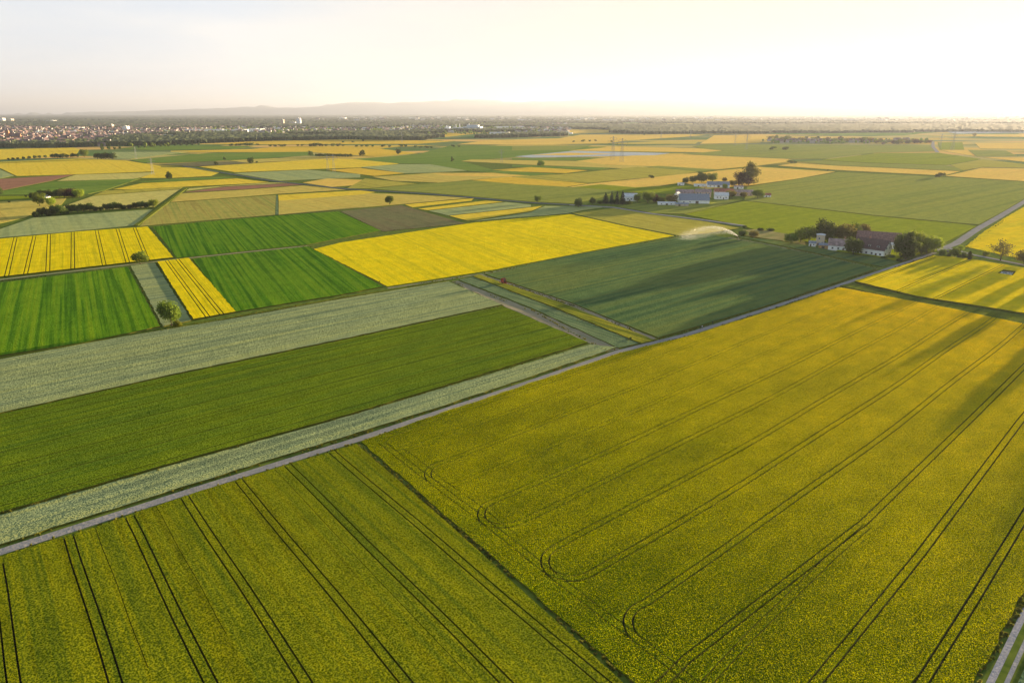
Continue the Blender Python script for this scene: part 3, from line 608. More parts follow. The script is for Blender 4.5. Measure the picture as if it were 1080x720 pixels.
def tree(key, x, y, hpx, label, group=None, wide=1.0, name=None, cat=None, small=None, world=None):
    """hpx: the height it shows in the photo; turned into metres at its place on the plain"""
    p = world if world is not None else P(x, y); h = hpx*mpp(x, y)*1.04 if hpx > 0 else -hpx
    bush = key.startswith('bush'); name = name or ('bush' if bush else 'tree'); cat = cat or ('bush' if bush else 'tree')
    cm, tm, sm = TREES[key]; rz = random.uniform(0, 6.28)
    if small is None: small = hpx <= 7 and hpx > 0
    if small:
        o = bpy.data.objects.new(name, sm); COL.objects.link(o); o.location = (p.x, p.y, 0); o.rotation_euler = (0, 0, rz); o.scale = (h*wide, h*wide, h)
        return tag(o, label, cat, group)
    e = empty(name, (p.x, p.y, 0), rz); e.scale = (h*wide, h*wide, h)
    a = bpy.data.objects.new('crown', cm); COL.objects.link(a); a.parent = e
    b_ = bpy.data.objects.new('trunk', tm); COL.objects.link(b_); b_.parent = e
    return tag(e, label, cat, group)
T = tree
T('round2', 181, 343.5, 27, 'big round green tree standing on the weedy strip at the field corner', wide=.95)
T('bushl', 187, 344.5, 7, 'low yellow green bush at the foot of the big round tree', wide=1.2, small=False)
T('round', 148, 278.5, 13, 'wide leafy tree on the path at the yellow ruled field', wide=1.1)
T('round2', 411, 216, 9.5, 'round tree alone between the tan barley and the brown field', wide=1.15, small=False)
T('round', 567, 214, 7.5, 'small leaning tree alone by the grey lane, left of the hamlet', wide=1.0, small=False)
T('dark', 179, 190, 8.5, 'lone dark tree in the far left yellow fields', wide=.8, small=False)
T('dark', 265, 173, 7, 'lone dark tree above the far yellow rape on the left')
T('bush', 228, 174, 4, 'grey bush on the far brown strip, left of a lone tree')
T('dark', 237, 169, 3.5, 'tiny dark tree on the edge of the far green field')
T('bush', 271, 172, 2.5, 'tiny bush right beside the lone tree above the rape')
T('dark', 382, 165, 6.5, 'broad dark tree right of the far tree row')
T('dark', 420, 163, 6, 'round dark tree on the tip of the far gold strip')
T('darktall', 477, 170.5, 5, 'lone dark tree in the middle of the far green field')
T('round', 570.5, 176.5, 7, 'small spreading tree on the far pale orange strip', small=False)
T('bush', 687, 188, 4, 'small dark bush in the olive tan field', wide=1.2)
T('bush', 680, 142.5, 2.4, 'tiny dark bush on the far orange strip in front of the wood')
T('bush', 815, 158, 4, 'dark bush in the wide dull green field, with a second beside it', wide=1.4)
T('bush', 828, 158.3, 4, 'flat dark bush in the dull green field, right of its twin', wide=1.7)
T('bush', 835, 172.5, 4, 'dark bush on the tip of the long orange strip', wide=2.0)
T('bush', 991, 187, 5.5, 'round dark bush between the right orange fields', wide=1.4)
T('bush', 873, 180.5, 2.2, 'tiny bush at the corner of the big soft green field')
T('brown', 1027.5, 144.5, 4, 'tiny lone tree under the long white foil strip')
T('dark', -1, 207, 9, 'dark tree cut by the left edge beside the green meadow', small=False)
T('bush', 28, 208, 3, 'small bush on the bright green meadow')
T('bush', 10, 214, 2.6, 'tiny bush on the tan field at the left edge')
for i, (x, y, h, k) in enumerate(((38,229,7,'bush'),(45,228,9,'dark'),(52,227.5,9,'bush'),(58,226.5,9.5,'dark'),(64,226.5,10,'dark'),(70,225.5,8,'bush'),(75,224.5,9,'dark'),(82,224,8,'dark'),(88,223.6,8.5,'dark'),(95,223.2,9,'dark'),(101,222.6,6,'bush'),(107,222,5,'bush'),(113,222,7,'dark'),(119,221.6,8,'dark'),(125,221.2,7.5,'dark'),(131,221,6,'bush'),(137,220.5,6,'bush'),(143,220.2,6.5,'dark'),(149,219.8,7.5,'dark'),(155,219.3,7.5,'bush'))):
    T(k, x, y, h, 'dark dense tree in the long hedgerow above the pale green field', 'trees of the long hedgerow', wide=1.15, name='tree', cat='tree', small=False)
T('lime', 162, 219.4, 9, 'yellow green tree ending the long dark hedgerow at its right', small=False)
T('round', 42, 217.5, 14, 'largest light green tree at the front of the left copse', small=False, wide=.85)
T('lime', 54, 217.5, 9, 'yellow green tree in front of the left copse', small=False)
T('lime', 84, 208.5, 9, 'yellow green tree at the right end of the left copse', small=False, wide=1.1)
for x, y, h, k in ((38,209,7,'bushg'),(44,208.5,8,'dark'),(50,208.5,8,'dark'),(56,208.5,7,'dark'),(63,208.5,9,'dark'),(68,208.5,9.5,'brown'),(74,208.5,9,'purple'),(79,208.3,7,'bush'),(33,209,4,'bush')):
    T(k, x, y, h, 'dark tree packed in the copse beside the bright meadow', 'trees of the left copse', name='tree', cat='tree', small=False, wide=1.2)
for x, y, h in ((9,168.7,2),(14,168.6,2.4),(19,168.4,2.4),(25,168,2.6),(31,167.7,3),(37,167.3,3.2),(42,167,3),(48,166.7,3),(56,167,4.5),(61,167,5),(66,167,5),(71,166.4,3.5),(77,166.3,4.5),(82,166,4)):
    T('dark', x, y, h, 'small dark tree in the far row on the cream field', 'trees of the far left row', wide=1.3)
T('round', 89, 166, 8, 'taller green tree ending the far left row', small=False)
for x, y, h in ((103,167.8,6),(107,168,6.5),(111,168,7),(115,168,6.5),(119,168,6.5)):
    T('dark', x, y, h, 'dark tree in the tight clump right of the far left row', 'trees of the tight far clump', wide=1.2)
for x, y, h in ((108,158.5,4),(115,158.2,4),(121,158,3),(127,157.6,3),(147,156.4,2.6),(153,156,2.6),(159,155.4,2.6),(170,155,2.8),(178,154.6,3),(185,154.2,3),(191,154,3),(197,153.8,2.8),(203,153.6,2.8),(210,153.4,2.6)):
    T('dark', x, y, h, 'tiny round tree in the spaced line before the far woods', 'trees of the spaced far line', wide=1.0)
for x, y, h in ((244,153.8,2.6),(250,153.6,2.4),(254,153.6,2.6),(260,153.6,3.4),(265,153.4,3.2),(272,153.3,2),(285,154.6,2.6),(290,154.6,2.4),(296,154.6,2.6),(300,154.4,2.6)):
    T('bush', x, y, h, 'tiny bush in the broken row on the far pale gold field', 'bushes of the left far broken row', wide=1.6)
for x, y, h in ((314,154,2),(319,154,2.2),(328,154.5,3.4),(333,154.3,4),(338,154.3,3.4),(344,154.2,2.6),(351,154.2,3.2),(357,154.3,3.2),(362,154.3,2)):
    T('bush', x, y, h, 'dark bush in the dense part of the far bush row', 'bushes of the dense far row', wide=1.5)
for x, y, h in ((376,155,2),(382,154.8,2.4),(387,154.9,2.8),(393,154.9,2),(404,155,2.6),(411,155.2,2),(423,154.8,3),(428,154.9,3),(438,155.6,2.4),(444,156,2.2),(450,156.2,2.6),(455,156.3,2),(478,155,2.4),(484,155.2,2)):
    T('bush', x, y, h, 'tiny bush in the thin far row right of the dense one', 'bushes of the thin far row', wide=1.5)
T('dark', 328, 164.8, 5.5, 'rounder tree heading the dark far tree row at its left')
for i, x in enumerate(range(334, 373, 3)):
    T('dark', x, 165.3+.03*i, 3.4+random.uniform(-.4, .4), 'dark tree in the straight trimmed far row', 'trees of the straight far row', wide=1.15)
for x, y, h in ((362,150.5,2),(372,150.3,2),(383,149,2),(615,149.5,2.4),(622,149.4,2),(628,149,2),(645,150,1.8),(605,150,1.8)):
    T('bush', x, y, h, 'speck of a bush on the far gold fields', 'specks of bushes on the far gold fields', wide=1.4)
# --- hamlet
T('dark', 610, 218.6, 9, 'broad dark tree at the left end of the hamlet by the lane', wide=1.15, small=False)
T('dark', 625, 215.5, 7, 'small dark tree between the broad one and the firs', small=False)
T('bush', 633, 215, 4.5, 'low dark bush left of the firs', wide=1.5, small=False)
T('cone', 638.5, 214.5, 10, 'broad fir at the left of the four hamlet firs', small=False, wide=1.5)
T('cone', 645, 215, 11.5, 'second fir from the left in the hamlet', small=False)
T('cone', 650.5, 215.3, 12, 'third fir from the left in the hamlet', small=False)
T('cone', 656.5, 215.5, 13, 'tallest slim fir, right of the other hamlet firs', small=False)
T('bush', 663, 215.5, 4.5, 'dark bush before the pale blue hamlet house', wide=1.5, small=False)
T('dark', 672.5, 213.5, 9, 'dark tree right of the pale blue hamlet house', small=False)
T('round', 683, 214.5, 12, 'round green tree in the middle of the hamlet', small=False, wide=1.05)
T('purple', 691, 213.5, 8, 'small copper tree behind the middle of the hamlet', small=False)
T('dark', 697, 214.5, 7, 'dark bushy tree left of the long white wall', small=False, wide=1.3)
T('brown', 708, 215, 10, 'olive brown tree behind the long white wall', small=False, wide=1.1)
T('brown', 771, 209, 8.5, 'olive brown tree between the white and pink hamlet houses', small=False, wide=1.1)
T('brown', 784, 208.5, 6, 'small olive tree before the pink hamlet house', small=False, wide=1.2)
T('round', 799, 209.5, 9.5, 'broad green tree at the right end of the hamlet', small=False, wide=1.25)
T('dark', 723, 193.5, 6, 'low dark tree left in the rear hamlet row', small=False, wide=1.3)
T('dark', 731, 193, 7.5, 'second dark tree in the rear hamlet row', small=False, wide=1.2)
T('dark', 740, 193, 11, 'tallest dark tree in the rear hamlet row', small=False, wide=1.15)
T('round', 751, 192.5, 9.5, 'green tree right of the tallest in the rear hamlet row', small=False, wide=1.1)
T('brown', 764, 192, 5, 'small round tree behind the blue grey roof', small=False)
T('lime', 764.5, 199.5, 5.5, 'yellow green tree below the blue grey roof', small=False)
T('purple', 783, 196.5, 14, 'wide copper beech at the foot of the tall tree', wide=1.05, small=False)
T('tall', 789.5, 195.5, 23, 'very tall loose tree towering over the hamlet', small=False, wide=1.0)
T('brown', 773, 197, 7, 'small brown tree left of the copper beech', small=False)
# --- farmstead
for a in (('green','round',834,257.5,11,'green tree furthest left in the farm tree belt',1.2),('','lime',844,256,15,'yellow green tree left in the farm tree belt',1.1),('','round',853,256,17,'green tree beside the darkest farm tree',1.0),
          ('','dark',869,257,25,'tall darkest tree behind the farm tower house',.85),('','lime',880,254,17,'yellow green tree right of the darkest farm tree',.9),('','brown',890,256,20,'olive brown tree in the middle of the farm belt',1.15),
          ('','dark',900,254,17,'dark tree left behind the great barn roof',1.1),('','brown',910,248,12,'loose brown tree behind the barn ridge',1.1),('','dark',899.5,269,18,'bushy dark tree in front of the farm cottage',1.05),
          ('','dark',948,270.5,25,'dark tree at the right end of the great barn',.6),('','darktall',955,274,28,'tall dense conifer like tree at the farm drive',1.0),('','lime',965,268,24,'bright yellow green tree right of the dense tall one',.8),
          ('','lime',977,267,19,'round yellow green tree near the junction',1.1),('','lime',985,265.5,16,'smaller yellow green tree next to the junction',1.1),('','round',971,269,12,'green bushy tree under the yellow green ones',1.1)):
    T(a[1], a[2], a[3], a[4], a[5], wide=a[6], small=False)
T('bush', 940, 272.5, 5, 'dark hedge bush right of the white house', wide=1.8, small=False)
T('bush', 932, 273, 3.5, 'low dark bush in front of the white house', wide=2, small=False)
T('bush', 948, 276, 4, 'low dark bush by the farm drive', wide=1.8, small=False)
T('bush', 783, 248.5, 7, 'rounded bush at the sprinkler end of the scrub', wide=1.3, small=False)
T('brown', 794.5, 251, 8, 'round olive bush tree beside the sprinkler', wide=1.2, small=False)
T('bush', 802, 243.5, 4, 'low dark bush behind the scrub', wide=1.8, small=False)
T('bush', 813, 244, 4, 'low flat dark bush right behind the scrub', wide=2, small=False)
T('bush', 785, 240.5, 3.5, 'small bush at the end of the pale lane', wide=1.4, small=False)
# --- junction
T('dark', 993, 271, 8.5, 'round dark bush left of the junction row', name='bush', cat='bush', wide=.85, small=False)
T('round2', 1006.5, 271.5, 9.5, 'broad dark bush in the middle of the junction row', name='bush', cat='bush', wide=1.25, small=False)
T('bush', 1000.5, 271.5, 5.5, 'low bush tucked left of the broad junction bush', wide=.8, small=False)
T('dark', 1011, 273, 5.5, 'small bush right below the broad junction bush', name='bush', cat='bush', wide=.85, small=False)
T('dark', 1015.5, 273.7, 8, 'upright dark bush, second from the right at the junction', name='bush', cat='bush', wide=.75, small=False)
T('darktall', 1021.5, 275, 10, 'tallest dark bush at the right end of the junction row', name='bush', cat='bush', wide=.8, small=False)
T('bushl', 1013, 263, 4.5, 'yellow green shrub across the road from the junction bushes', wide=1.3, small=False)
T('bushl', 1040, 270, 6, 'yellow green shrub left of the bare roadside tree', wide=1.0, small=False)
T('sparse', 1055, 275, 22, 'thinly leaved tree beside the side road', wide=1.1, small=False)
T('brown', 1080, 279, 16, 'brownish tree cut by the right edge at the side road', wide=1.0, small=False)
T('bush', 665, 358, 3.2, 'small yellow green shrub on the flowering verge', wide=.9, small=False)
# further along the same side road and lane, just past the right edge: their long shadows lie across the rape
d1 = (P(1080, 279.5)-P(1025, 268.5)).normalized()
for k, (s, off, h) in enumerate(((14,5,13),(31,-5,17),(45,5,12),(64,-5,21),(90,5,22),(103,-5,15),(131,5,23),(158,-5,24),(172,5,16),(205,-5,24),(238,5,24))):
    p = P(1080, 279.5)+d1*s+Vector((-d1.y, d1.x, 0))*off
    T(('brown', 'dark', 'round')[k % 3], 1080, 280, -h, 'roadside tree further along the side road', 'roadside trees beyond the right edge', small=False, wide=.58, world=p)
# --- trees among the far village on the right
r_ = random.Random(5)
for k in range(72):
    t = k/71; x = 812+t*166+r_.uniform(-2, 2); y0 = 149.0+3.2*min(1, t*1.4); y = y0-r_.uniform(0, 3.2)+(0 if k % 3 else 1.2)
    if x > 950: y = min(y, 151.5)
    T(('brown', 'purple', 'dark', 'round', 'brown')[k % 5], x, y, r_.uniform(2.6, 4.6), 'small tree in the belt around the far right village', 'trees of the far right village', wide=r_.uniform(1.0, 1.4), small=True)

# ---------------------------------------------------------------- weeds and tall grass along lanes and field edges
def weeds():
    r = random.Random(11); mb = MB()
    road_ = [(-200,650),(0,582),(210,515),(380,462.5),(453,438),(547,407),(653,370.5),(722,353.5),(810,325.5),(880,302.5),(920,289),(986,266.5)]
    lines = [(road_, .35, 1000, 2.5), (road_, .35, 1000, -2.5), ([(693,358.5),(810,323.5),(924,285.5)], .5, 400),
             ([(376,470),(500,574),(664,720)], .5, 700), ([(0,544),(171,495),(370,439),(623,364)], .35, 600), ([(476,297),(560,327),(640,371)], .5, 260), ([(499,292),(590,328),(676,363)], .9, 420),
             ([(507,290),(600,321),(690,358)], .5, 300), ([(0,378),(130,355.6),(250,334.4),(360,314.5),(473,296.5)], 1.0, 700), ([(0,297),(135,282),(203,273.5),(325,260),(409,304),(520,287),(610,269),(716,250)], .8, 800),
             ([(170,345),(138,281)], .7, 120), ([(203,338),(165,277)], .5, 120), ([(886,303),(960,318),(1080,343)], 1.4, 500), ([(898,299),(1080,333)], 1.2, 400), ([(1020,275),(1080,284)], 1.2, 200), ([(1018,262),(1060,232)], 1.0, 160),
             ([(768,251),(850,266),(925,283)], .8, 260), ([(530,323),(360,359.5),(0,437.5)], .35, 500), ([(0,253),(156,240),(290,227)], .8, 300), ([(1026,722),(1080,628)], .5, 260), ([(161,239.5),(187,273)], .5, 80), ([(404,244),(491,236),(600,226)], .8, 240)]
    for ln_ in lines:
        pts, sp, n = ln_[:3]; off = ln_[3] if len(ln_) > 3 else 0; n = int(n*.7)
        pp = [P(*q_) for q_ in pts]; L_ = [(q1-q0).length for q0, q1 in zip(pp[:-1], pp[1:])]; tot = sum(L_)
        ph = r.random()*9
        for k in range(n):
            d = r.random()*tot
            if math.sin(d*.13+ph)+math.sin(d*.041+ph*2) < r.uniform(-1.4, .8): continue
            i = 0
            while i < len(L_)-1 and d > L_[i]: d -= L_[i]; i += 1
            u = (pp[i+1]-pp[i]).normalized(); c = pp[i]+u*d+Vector((-u.y, u.x, 0))*(off+r.gauss(0, sp))
            hgt = r.uniform(.25, .75); w_ = r.uniform(.12, .32); a0 = r.random()*3.1
            for j in range(4):
                a_ = a0+j*.8; dx, dy = math.cos(a_)*w_, math.sin(a_)*w_
                mb.add([(c.x-dx, c.y-dy, 0), (c.x+dx, c.y+dy, 0), (c.x+dx*1.5+r.uniform(-.1, .1), c.y+dy*1.5, hgt*r.uniform(.8, 1)), (c.x-dx*1.3, c.y-dy*1.3+r.uniform(-.1, .1), hgt)], [(0, 1, 2, 3)])
    tag(mb.build('verge_weeds', leafmat('weed_leaf', L(.14,.18,.02), L(.26,.28,.05), .4, .25)), 'tall grass and weeds along the lanes and field edges', kind='stuff')
weeds()
# ---------------------------------------------------------------- buildings
WALLW = simple('white_render', (.86,.86,.87), .8, .06, .5); WALLC = simple('cream_render', (.60,.50,.38), .85, .1, .5); WALLP = simple('pink_render', (.62,.44,.36), .85, .1, .5)
ROOFB2 = simple('old_barn_tiles', (.20,.115,.105), .85, .3, .8); ROOFB = simple('brown_tiles', (.10,.062,.065), .8, .25, 1.2); ROOFR = simple('red_tiles', (.30,.11,.08), .8, .25, .6); ROOFG = simple('blue_grey_roof', (.20,.23,.29), .6, .15, .8)
WOODO = simple('ochre_boards', (.42,.26,.10), .85, .2, 1.5); GLASS = simple('window_glass', (.05,.06,.08), .15, .1, 1); FRAME = simple('window_frame', (.75,.75,.74), .6, .05, 1)
DOORM = simple('dark_door', (.12,.09,.07), .7, .2, 2); BRICK = simple('chimney_brick', (.28,.14,.10), .9, .25, 3); ROOFL = simple('pale_sheet_roof', (.58,.60,.64), .95, .1, .6)
METAL = simple('galvanised_steel', (.45,.46,.47), .45, .1, 1, .6); ROOFX = simple('patchy_roof', (.30,.22,.22), .8, .3, .5)
def house(name, label, cat, x, y, lx, wy, hw, hr, heading, wall, roof, group=None, windows=(), doors=(), chimney=None, gable_windows=0, over=.4, dormers=0, hip=False, world=None, anchor=None):
    """gabled building; its ridge runs along local x (length lx), depth wy, wall height hw, ridge height hr. heading: direction of the ridge in degrees from north"""
    p = world if world is not None else P(x, y)
    e = empty(name, (p.x, p.y, 0), R(90-heading)); tag(e, label, cat, group)
    mb = MB(); a, b_ = lx/2, wy/2
    mb.prism([(-b_, 0), (b_, 0), (b_, hw), (0, hr-.05), (-b_, hw)], -a, a) if not hip else mb.box(-a, a, -b_, b_, 0, hw)
    mb.build('wall', wall, e)
    rb = MB(); sl = (hr-hw)/b_; t = .22; oe = b_+over; ze = hw-sl*over
    if not hip:
        for s in (-1, 1):
            pts = [(0, hr), (s*oe, ze), (s*oe, ze+t), (0, hr+t)]
            if s > 0: pts = pts[::-1]
            rb.prism(pts, -a-over, a+over)
    else:
        q = max(.5, a-b_*.8)
        rb.add([(-a-over, -oe, ze), (a+over, -oe, ze), (a+over, oe, ze), (-a-over, oe, ze), (-q, 0, hr), (q, 0, hr)], [(0, 1, 5, 4), (2, 3, 4, 5), (1, 2, 5), (3, 0, 4), (3, 2, 1, 0)])
    ro = rb.build('roof', roof, e)
    if chimney is not None:
        c = MB(); c.box(chimney-.45, chimney+.45, .6, 1.5, hr-1.6, hr+1.3); c.box(chimney-.55, chimney+.55, .5, 1.6, hr+1.3, hr+1.5); c.build('chimney', BRICK, ro)
    for (side, u, z, ww, wh) in windows:              # side: 'f' local -y wall, 'b' local +y wall, 'l'/'r' gable ends
        fb = MB(); gb = MB()
        def put(mb_, w2, h2, d0, d1):
            if side == 'f': mb_.box(u-w2, u+w2, -b_-d1, -b_-d0, z-h2, z+h2)
            elif side == 'b': mb_.box(u-w2, u+w2, b_+d0, b_+d1, z-h2, z+h2)
            elif side == 'r': mb_.box(a+d0, a+d1, u-w2, u+w2, z-h2, z+h2)
            else: mb_.box(-a-d1, -a-d0, u-w2, u+w2, z-h2, z+h2)
        put(fb, ww/2+.12, wh/2+.12, .003, .06); f = fb.build('window', FRAME, e)
        put(gb, ww/2, wh/2, .063, .08); gb.build('pane', GLASS, f)
    for (side, u, ww, wh) in doors:
        db = MB()
        if side == 'f': db.box(u-ww/2, u+ww/2, -b_-.08, -b_-.003, 0, wh)
        elif side == 'r': db.box(a+.003, a+.08, u-ww/2, u+ww/2, 0, wh)
        elif side == 'b': db.box(u-ww/2, u+ww/2, b_+.003, b_+.08, 0, wh)
        else: db.box(-a-.08, -a-.003, u-ww/2, u+ww/2, 0, wh)
        db.build('door', DOORM, e)
    for k in range(dormers):
        u = -a*.55+k*(a*1.1/max(1, dormers-1)); zc = hw+(hr-hw)*.22; y1 = -b_*.80
        d = MB(); d.box(u-.9, u+.9, y1, y1+b_*.42, zc-.2, zc+1.3, 0)
        do = d.build('dormer', WALLW, ro)
        d = MB(); d.add([(u-1.15, y1-.25, zc+1.25), (u+1.15, y1-.25, zc+1.25), (u+1.15, y1+b_*.55, zc+1.9), (u-1.15, y1+b_*.55, zc+1.9), (u-1.15, y1-.25, zc+1.4), (u+1.15, y1-.25, zc+1.4), (u+1.15, y1+b_*.55, zc+2.05), (u-1.15, y1+b_*.55, zc+2.05)],
                        [(0,3,2,1),(4,5,6,7),(0,1,5,4),(1,2,6,5),(2,3,7,6),(3,0,4,7)]); d.build('dormer_roof', roof, do)
        d = MB(); d.box(u-.6, u+.6, y1-.05, y1-.003, zc+.15, zc+1.05); d.build('pane', GLASS, do)
    return e
W = house
# heading 131: the farm's long walls run north-west to south-east, its gables face the camera's right
W('farmhouse', 'white farmhouse with three dormers and a white gable in front of the barn', 'house', 918.5, 268, 23, 12, 5.0, 11.4, 141, WALLW, ROOFB,
  windows=[('f', -9, 1.9, 1.3, 1.3), ('f', -5, 1.9, 1.3, 1.3), ('f', -1, 1.9, 1.3, 1.3), ('f', 3, 1.9, 1.3, 1.3), ('f', 9, 1.9, 1.3, 1.3), ('r', -3, 2, 1.2, 1.4), ('r', 3, 2, 1.2, 1.4), ('r', -2.5, 6.2, 1.2, 1.4), ('r', 2.5, 6.2, 1.2, 1.4), ('r', 0, 9.6, 1.0, 1.1)], doors=[('f', 6, 1.3, 2.3)], chimney=-3, dormers=3)
W('barn', 'great barn with a long dark brown roof behind the white farmhouse', 'barn', 925, 258.5, 31, 15, 4.6, 10.6, 116, WALLC, ROOFB2, windows=[('r', -4, 3, 1.4, 1.2), ('r', 4, 3, 1.4, 1.2)], doors=[('r', 0, 3.6, 3.8)])
W('shed', 'small white lean shed between barn and farm trees', 'shed', 938.5, 263, 5, 5, 4.2, 5.2, 113, WALLW, ROOFL, windows=[('f', 0, 2.4, 1.2, 1)], doors=[('r', 0, 1.2, 2.1)])
W('cottage', 'low white cottage with a grey brown roof left of the farmhouse', 'cottage', 885, 263.5, 16, 9, 4.0, 8.4, 113, WALLW, ROOFX, windows=[('f', -5, 1.9, 1.2, 1.2), ('f', -1, 1.9, 1.2, 1.2), ('f', 5.5, 1.9, 1.2, 1.2)], doors=[('f', 2.5, 1.1, 2.1)], chimney=3)
W('tower_house', 'small cream tower house with a flat top at the left of the farm', 'house', 864.5, 258.5, 6, 6, 8.6, 9.4, 113, WALLC, ROOFL, windows=[('f', -1, 5.8, 1, 1.2), ('f', 1.4, 2.2, 1, 1.2), ('l', 0, 5.8, 1, 1.2)], doors=[('f', -1.4, 1, 2.1)], hip=True)
W('shed', 'ochre boarded shed with a grey roof in front of the tower house', 'shed', 870, 262, 9, 6, 2.9, 4.0, 113, WOODO, ROOFG, windows=[('f', 2.6, 1.6, 1, .8)], doors=[('f', -1.5, 2.2, 2.2)])
W('shed', 'little white outbuilding at the left end of the farm', 'shed', 856.5, 259.5, 5, 4, 2.8, 4.0, 113, WALLW, ROOFG, windows=[('f', 1, 1.6, .9, .8)], doors=[('f', -1.2, 1, 2)])
# hamlet
W('house', 'pale blue white house with a light roof behind the firs', 'house', 664, 211.5, 17, 11, 5.0, 8.5, 100, WALLW, ROOFL, windows=[('f', u, 2.4, 1.5, 1.4) for u in (-6, -2, 2, 6)], doors=[('f', 0.2, 1.1, 2.1)], chimney=4)
W('barn', 'large barn with a broad blue grey roof in the hamlet', 'barn', 731, 214, 34, 19, 4.2, 10.5, 96, WALLW, ROOFG, windows=[('r', -5, 2.2, 1.6, 1.2), ('r', 5, 2.2, 1.6, 1.2), ('f', -12, 2, 1.6, 1), ('f', -5, 2, 1.6, 1)], doors=[('r', 0, 3.4, 3.4), ('f', 3, 3.4, 3.2)])
W('house', 'narrow house with a blue white gable left of the blue grey barn', 'house', 714, 211.5, 10, 9, 5.4, 10.0, 30, WALLW, ROOFG, windows=[('l', -2, 2, 1.2, 1.3), ('l', 2, 2, 1.2, 1.3), ('l', 0, 6, 1.1, 1.2)], doors=[('f', 0, 1.1, 2.1)])
W('shed', 'long low white shed along the hamlet edge', 'shed', 703, 216.3, 20, 5, 2.6, 3.6, 96, WALLW, ROOFL, windows=[('f', -6, 1.5, 1.2, .8), ('f', 5, 1.5, 1.2, .8)], doors=[('f', 0, 2.4, 2.1)])
W('shed', 'low shed with a dark roof between white shed and barn', 'shed', 719, 217.4, 14, 6, 2.6, 3.8, 96, WALLC, ROOFG, windows=[('f', 3, 1.5, 1.2, .8)], doors=[('f', -3, 2.4, 2.1)])
W('house', 'long house with a red brown roof behind the barn', 'house', 722, 206.3, 22, 10, 4.0, 7.6, 98, WALLP, ROOFX, windows=[('f', u, 2, 1.2, 1.2) for u in (-7, -2, 3, 8)], doors=[('f', 5.5, 1.1, 2.1)], chimney=-4)
W('house', 'peach coloured two storey house in the hamlet', 'house', 741, 207.6, 19, 11, 6.4, 9.6, 98, WALLP, ROOFX, windows=[('f', u, z, 1.3, 1.4) for u in (-7, -3.5, 3.5, 7) for z in (2, 4.9)], doors=[('f', 0, 1.3, 2.2)], chimney=2)
W('house', 'white house with a bluish roof in the hamlet middle', 'house', 760.5, 209.8, 16, 10, 4.6, 7.8, 98, WALLW, ROOFL, windows=[('f', u, 2.3, 1.3, 1.3) for u in (-5, -1.5, 5)], doors=[('f', 2, 1.1, 2.1)], chimney=-4)
W('house', 'low house with a rusty roof behind the white house', 'house', 763, 204.5, 24, 9, 3.6, 6.6, 98, WALLP, ROOFR, windows=[('f', u, 1.9, 1.2, 1.1) for u in (-8, -3, 3, 8)], doors=[('f', 0, 1.1, 2.1)])
W('house', 'pink house with a pale roof right in the hamlet', 'house', 784, 206.3, 22, 11, 4.6, 7.2, 98, WALLP, ROOFX, windows=[('f', u, 2.3, 1.3, 1.3) for u in (-8, -4, 4, 8)], doors=[('f', 0, 1.1, 2.1)])
W('shed', 'small red roofed hut at the right end of the hamlet', 'hut', 809, 208, 8, 6, 3.0, 5.0, 98, WALLW, ROOFR, windows=[('f', 2, 1.7, 1, 1)], doors=[('f', -1.5, 1.1, 2.1)])
W('barn', 'long hall with a blue grey roof in front of the rear tree row', 'barn', 757, 197.5, 30, 14, 3.8, 8.0, 98, WALLW, ROOFG, windows=[('f', u, 2, 1.6, 1.1) for u in (-11, -6, 6, 11)], doors=[('f', 0, 3.2, 3.2)])
W('shed', 'long white shed left of the rear blue grey hall', 'shed', 738, 197, 16, 5, 2.8, 3.8, 98, WALLW, ROOFL, windows=[('f', 4, 1.6, 1.2, .8)], doors=[('f', -2, 2.2, 2.1)])
W('shed', 'tiny white shed far left in the rear hamlet row', 'shed', 718, 195.4, 9, 4, 2.6, 3.4, 98, WALLW, ROOFL, windows=[('f', 2, 1.5, 1, .8)], doors=[('f', -1.6, 1.2, 2)])
W('shed', 'small white shed under the copper beech', 'shed', 779, 199, 12, 6, 3, 4.4, 98, WALLW, ROOFX, windows=[('f', 3, 1.7, 1, .9)], doors=[('f', -2, 2, 2.1)])
W('shed', 'small grey shed inside the left copse', 'shed', 46, 208.6, 14, 7, 3, 4.6, 98, WALLW, ROOFG, windows=[('f', 3, 1.7, 1.2, .9)], doors=[('f', -2, 2, 2.1)])

# --- far houses: one small mesh each, walls and roof
def far_house(wm, rm, l, w_, h, r):
    mb = MB(); a, b_ = l/2, w_/2
    mb.box(-a, a, -b_, b_, 0, h, 0)
    mb.add([(-a-.4, -b_-.4, h+.004), (a+.4, -b_-.4, h+.004), (a+.4, b_+.4, h+.004), (-a-.4, b_+.4, h+.004), (-a-.4, 0, r), (a+.4, 0, r)], [(0, 1, 5, 4), (2, 3, 4, 5), (3, 2, 1, 0)], 1)
    mb.add([(-a-.4, -b_-.4, h+.004), (-a-.4, b_+.4, h+.004), (-a-.4, 0, r), (a+.4, -b_-.4, h+.004), (a+.4, b_+.4, h+.004), (a+.4, 0, r)], [(0, 2, 1), (3, 4, 5)], 0)
    me = bpy.data.meshes.new('far_house'); me.from_pydata(mb.v, [], mb.f); me.materials.append(wm); me.materials.append(rm)
    me.polygons.foreach_set('material_index', np.array(mb.m, dtype=np.int32)); me.update(); return me
ROOF1 = simple('old_red_tiles', (.16,.105,.105), .85, .35, .05); ROOF2 = simple('orange_tiles', (.23,.15,.13), .85, .3, .05); ROOF3 = simple('dusky_tiles', (.13,.09,.10), .85, .3, .3)
WF = simple('town_render', (.40,.38,.38), .85, .3, .02); CF = simple('town_cream', (.33,.28,.24), .85, .3, .02)
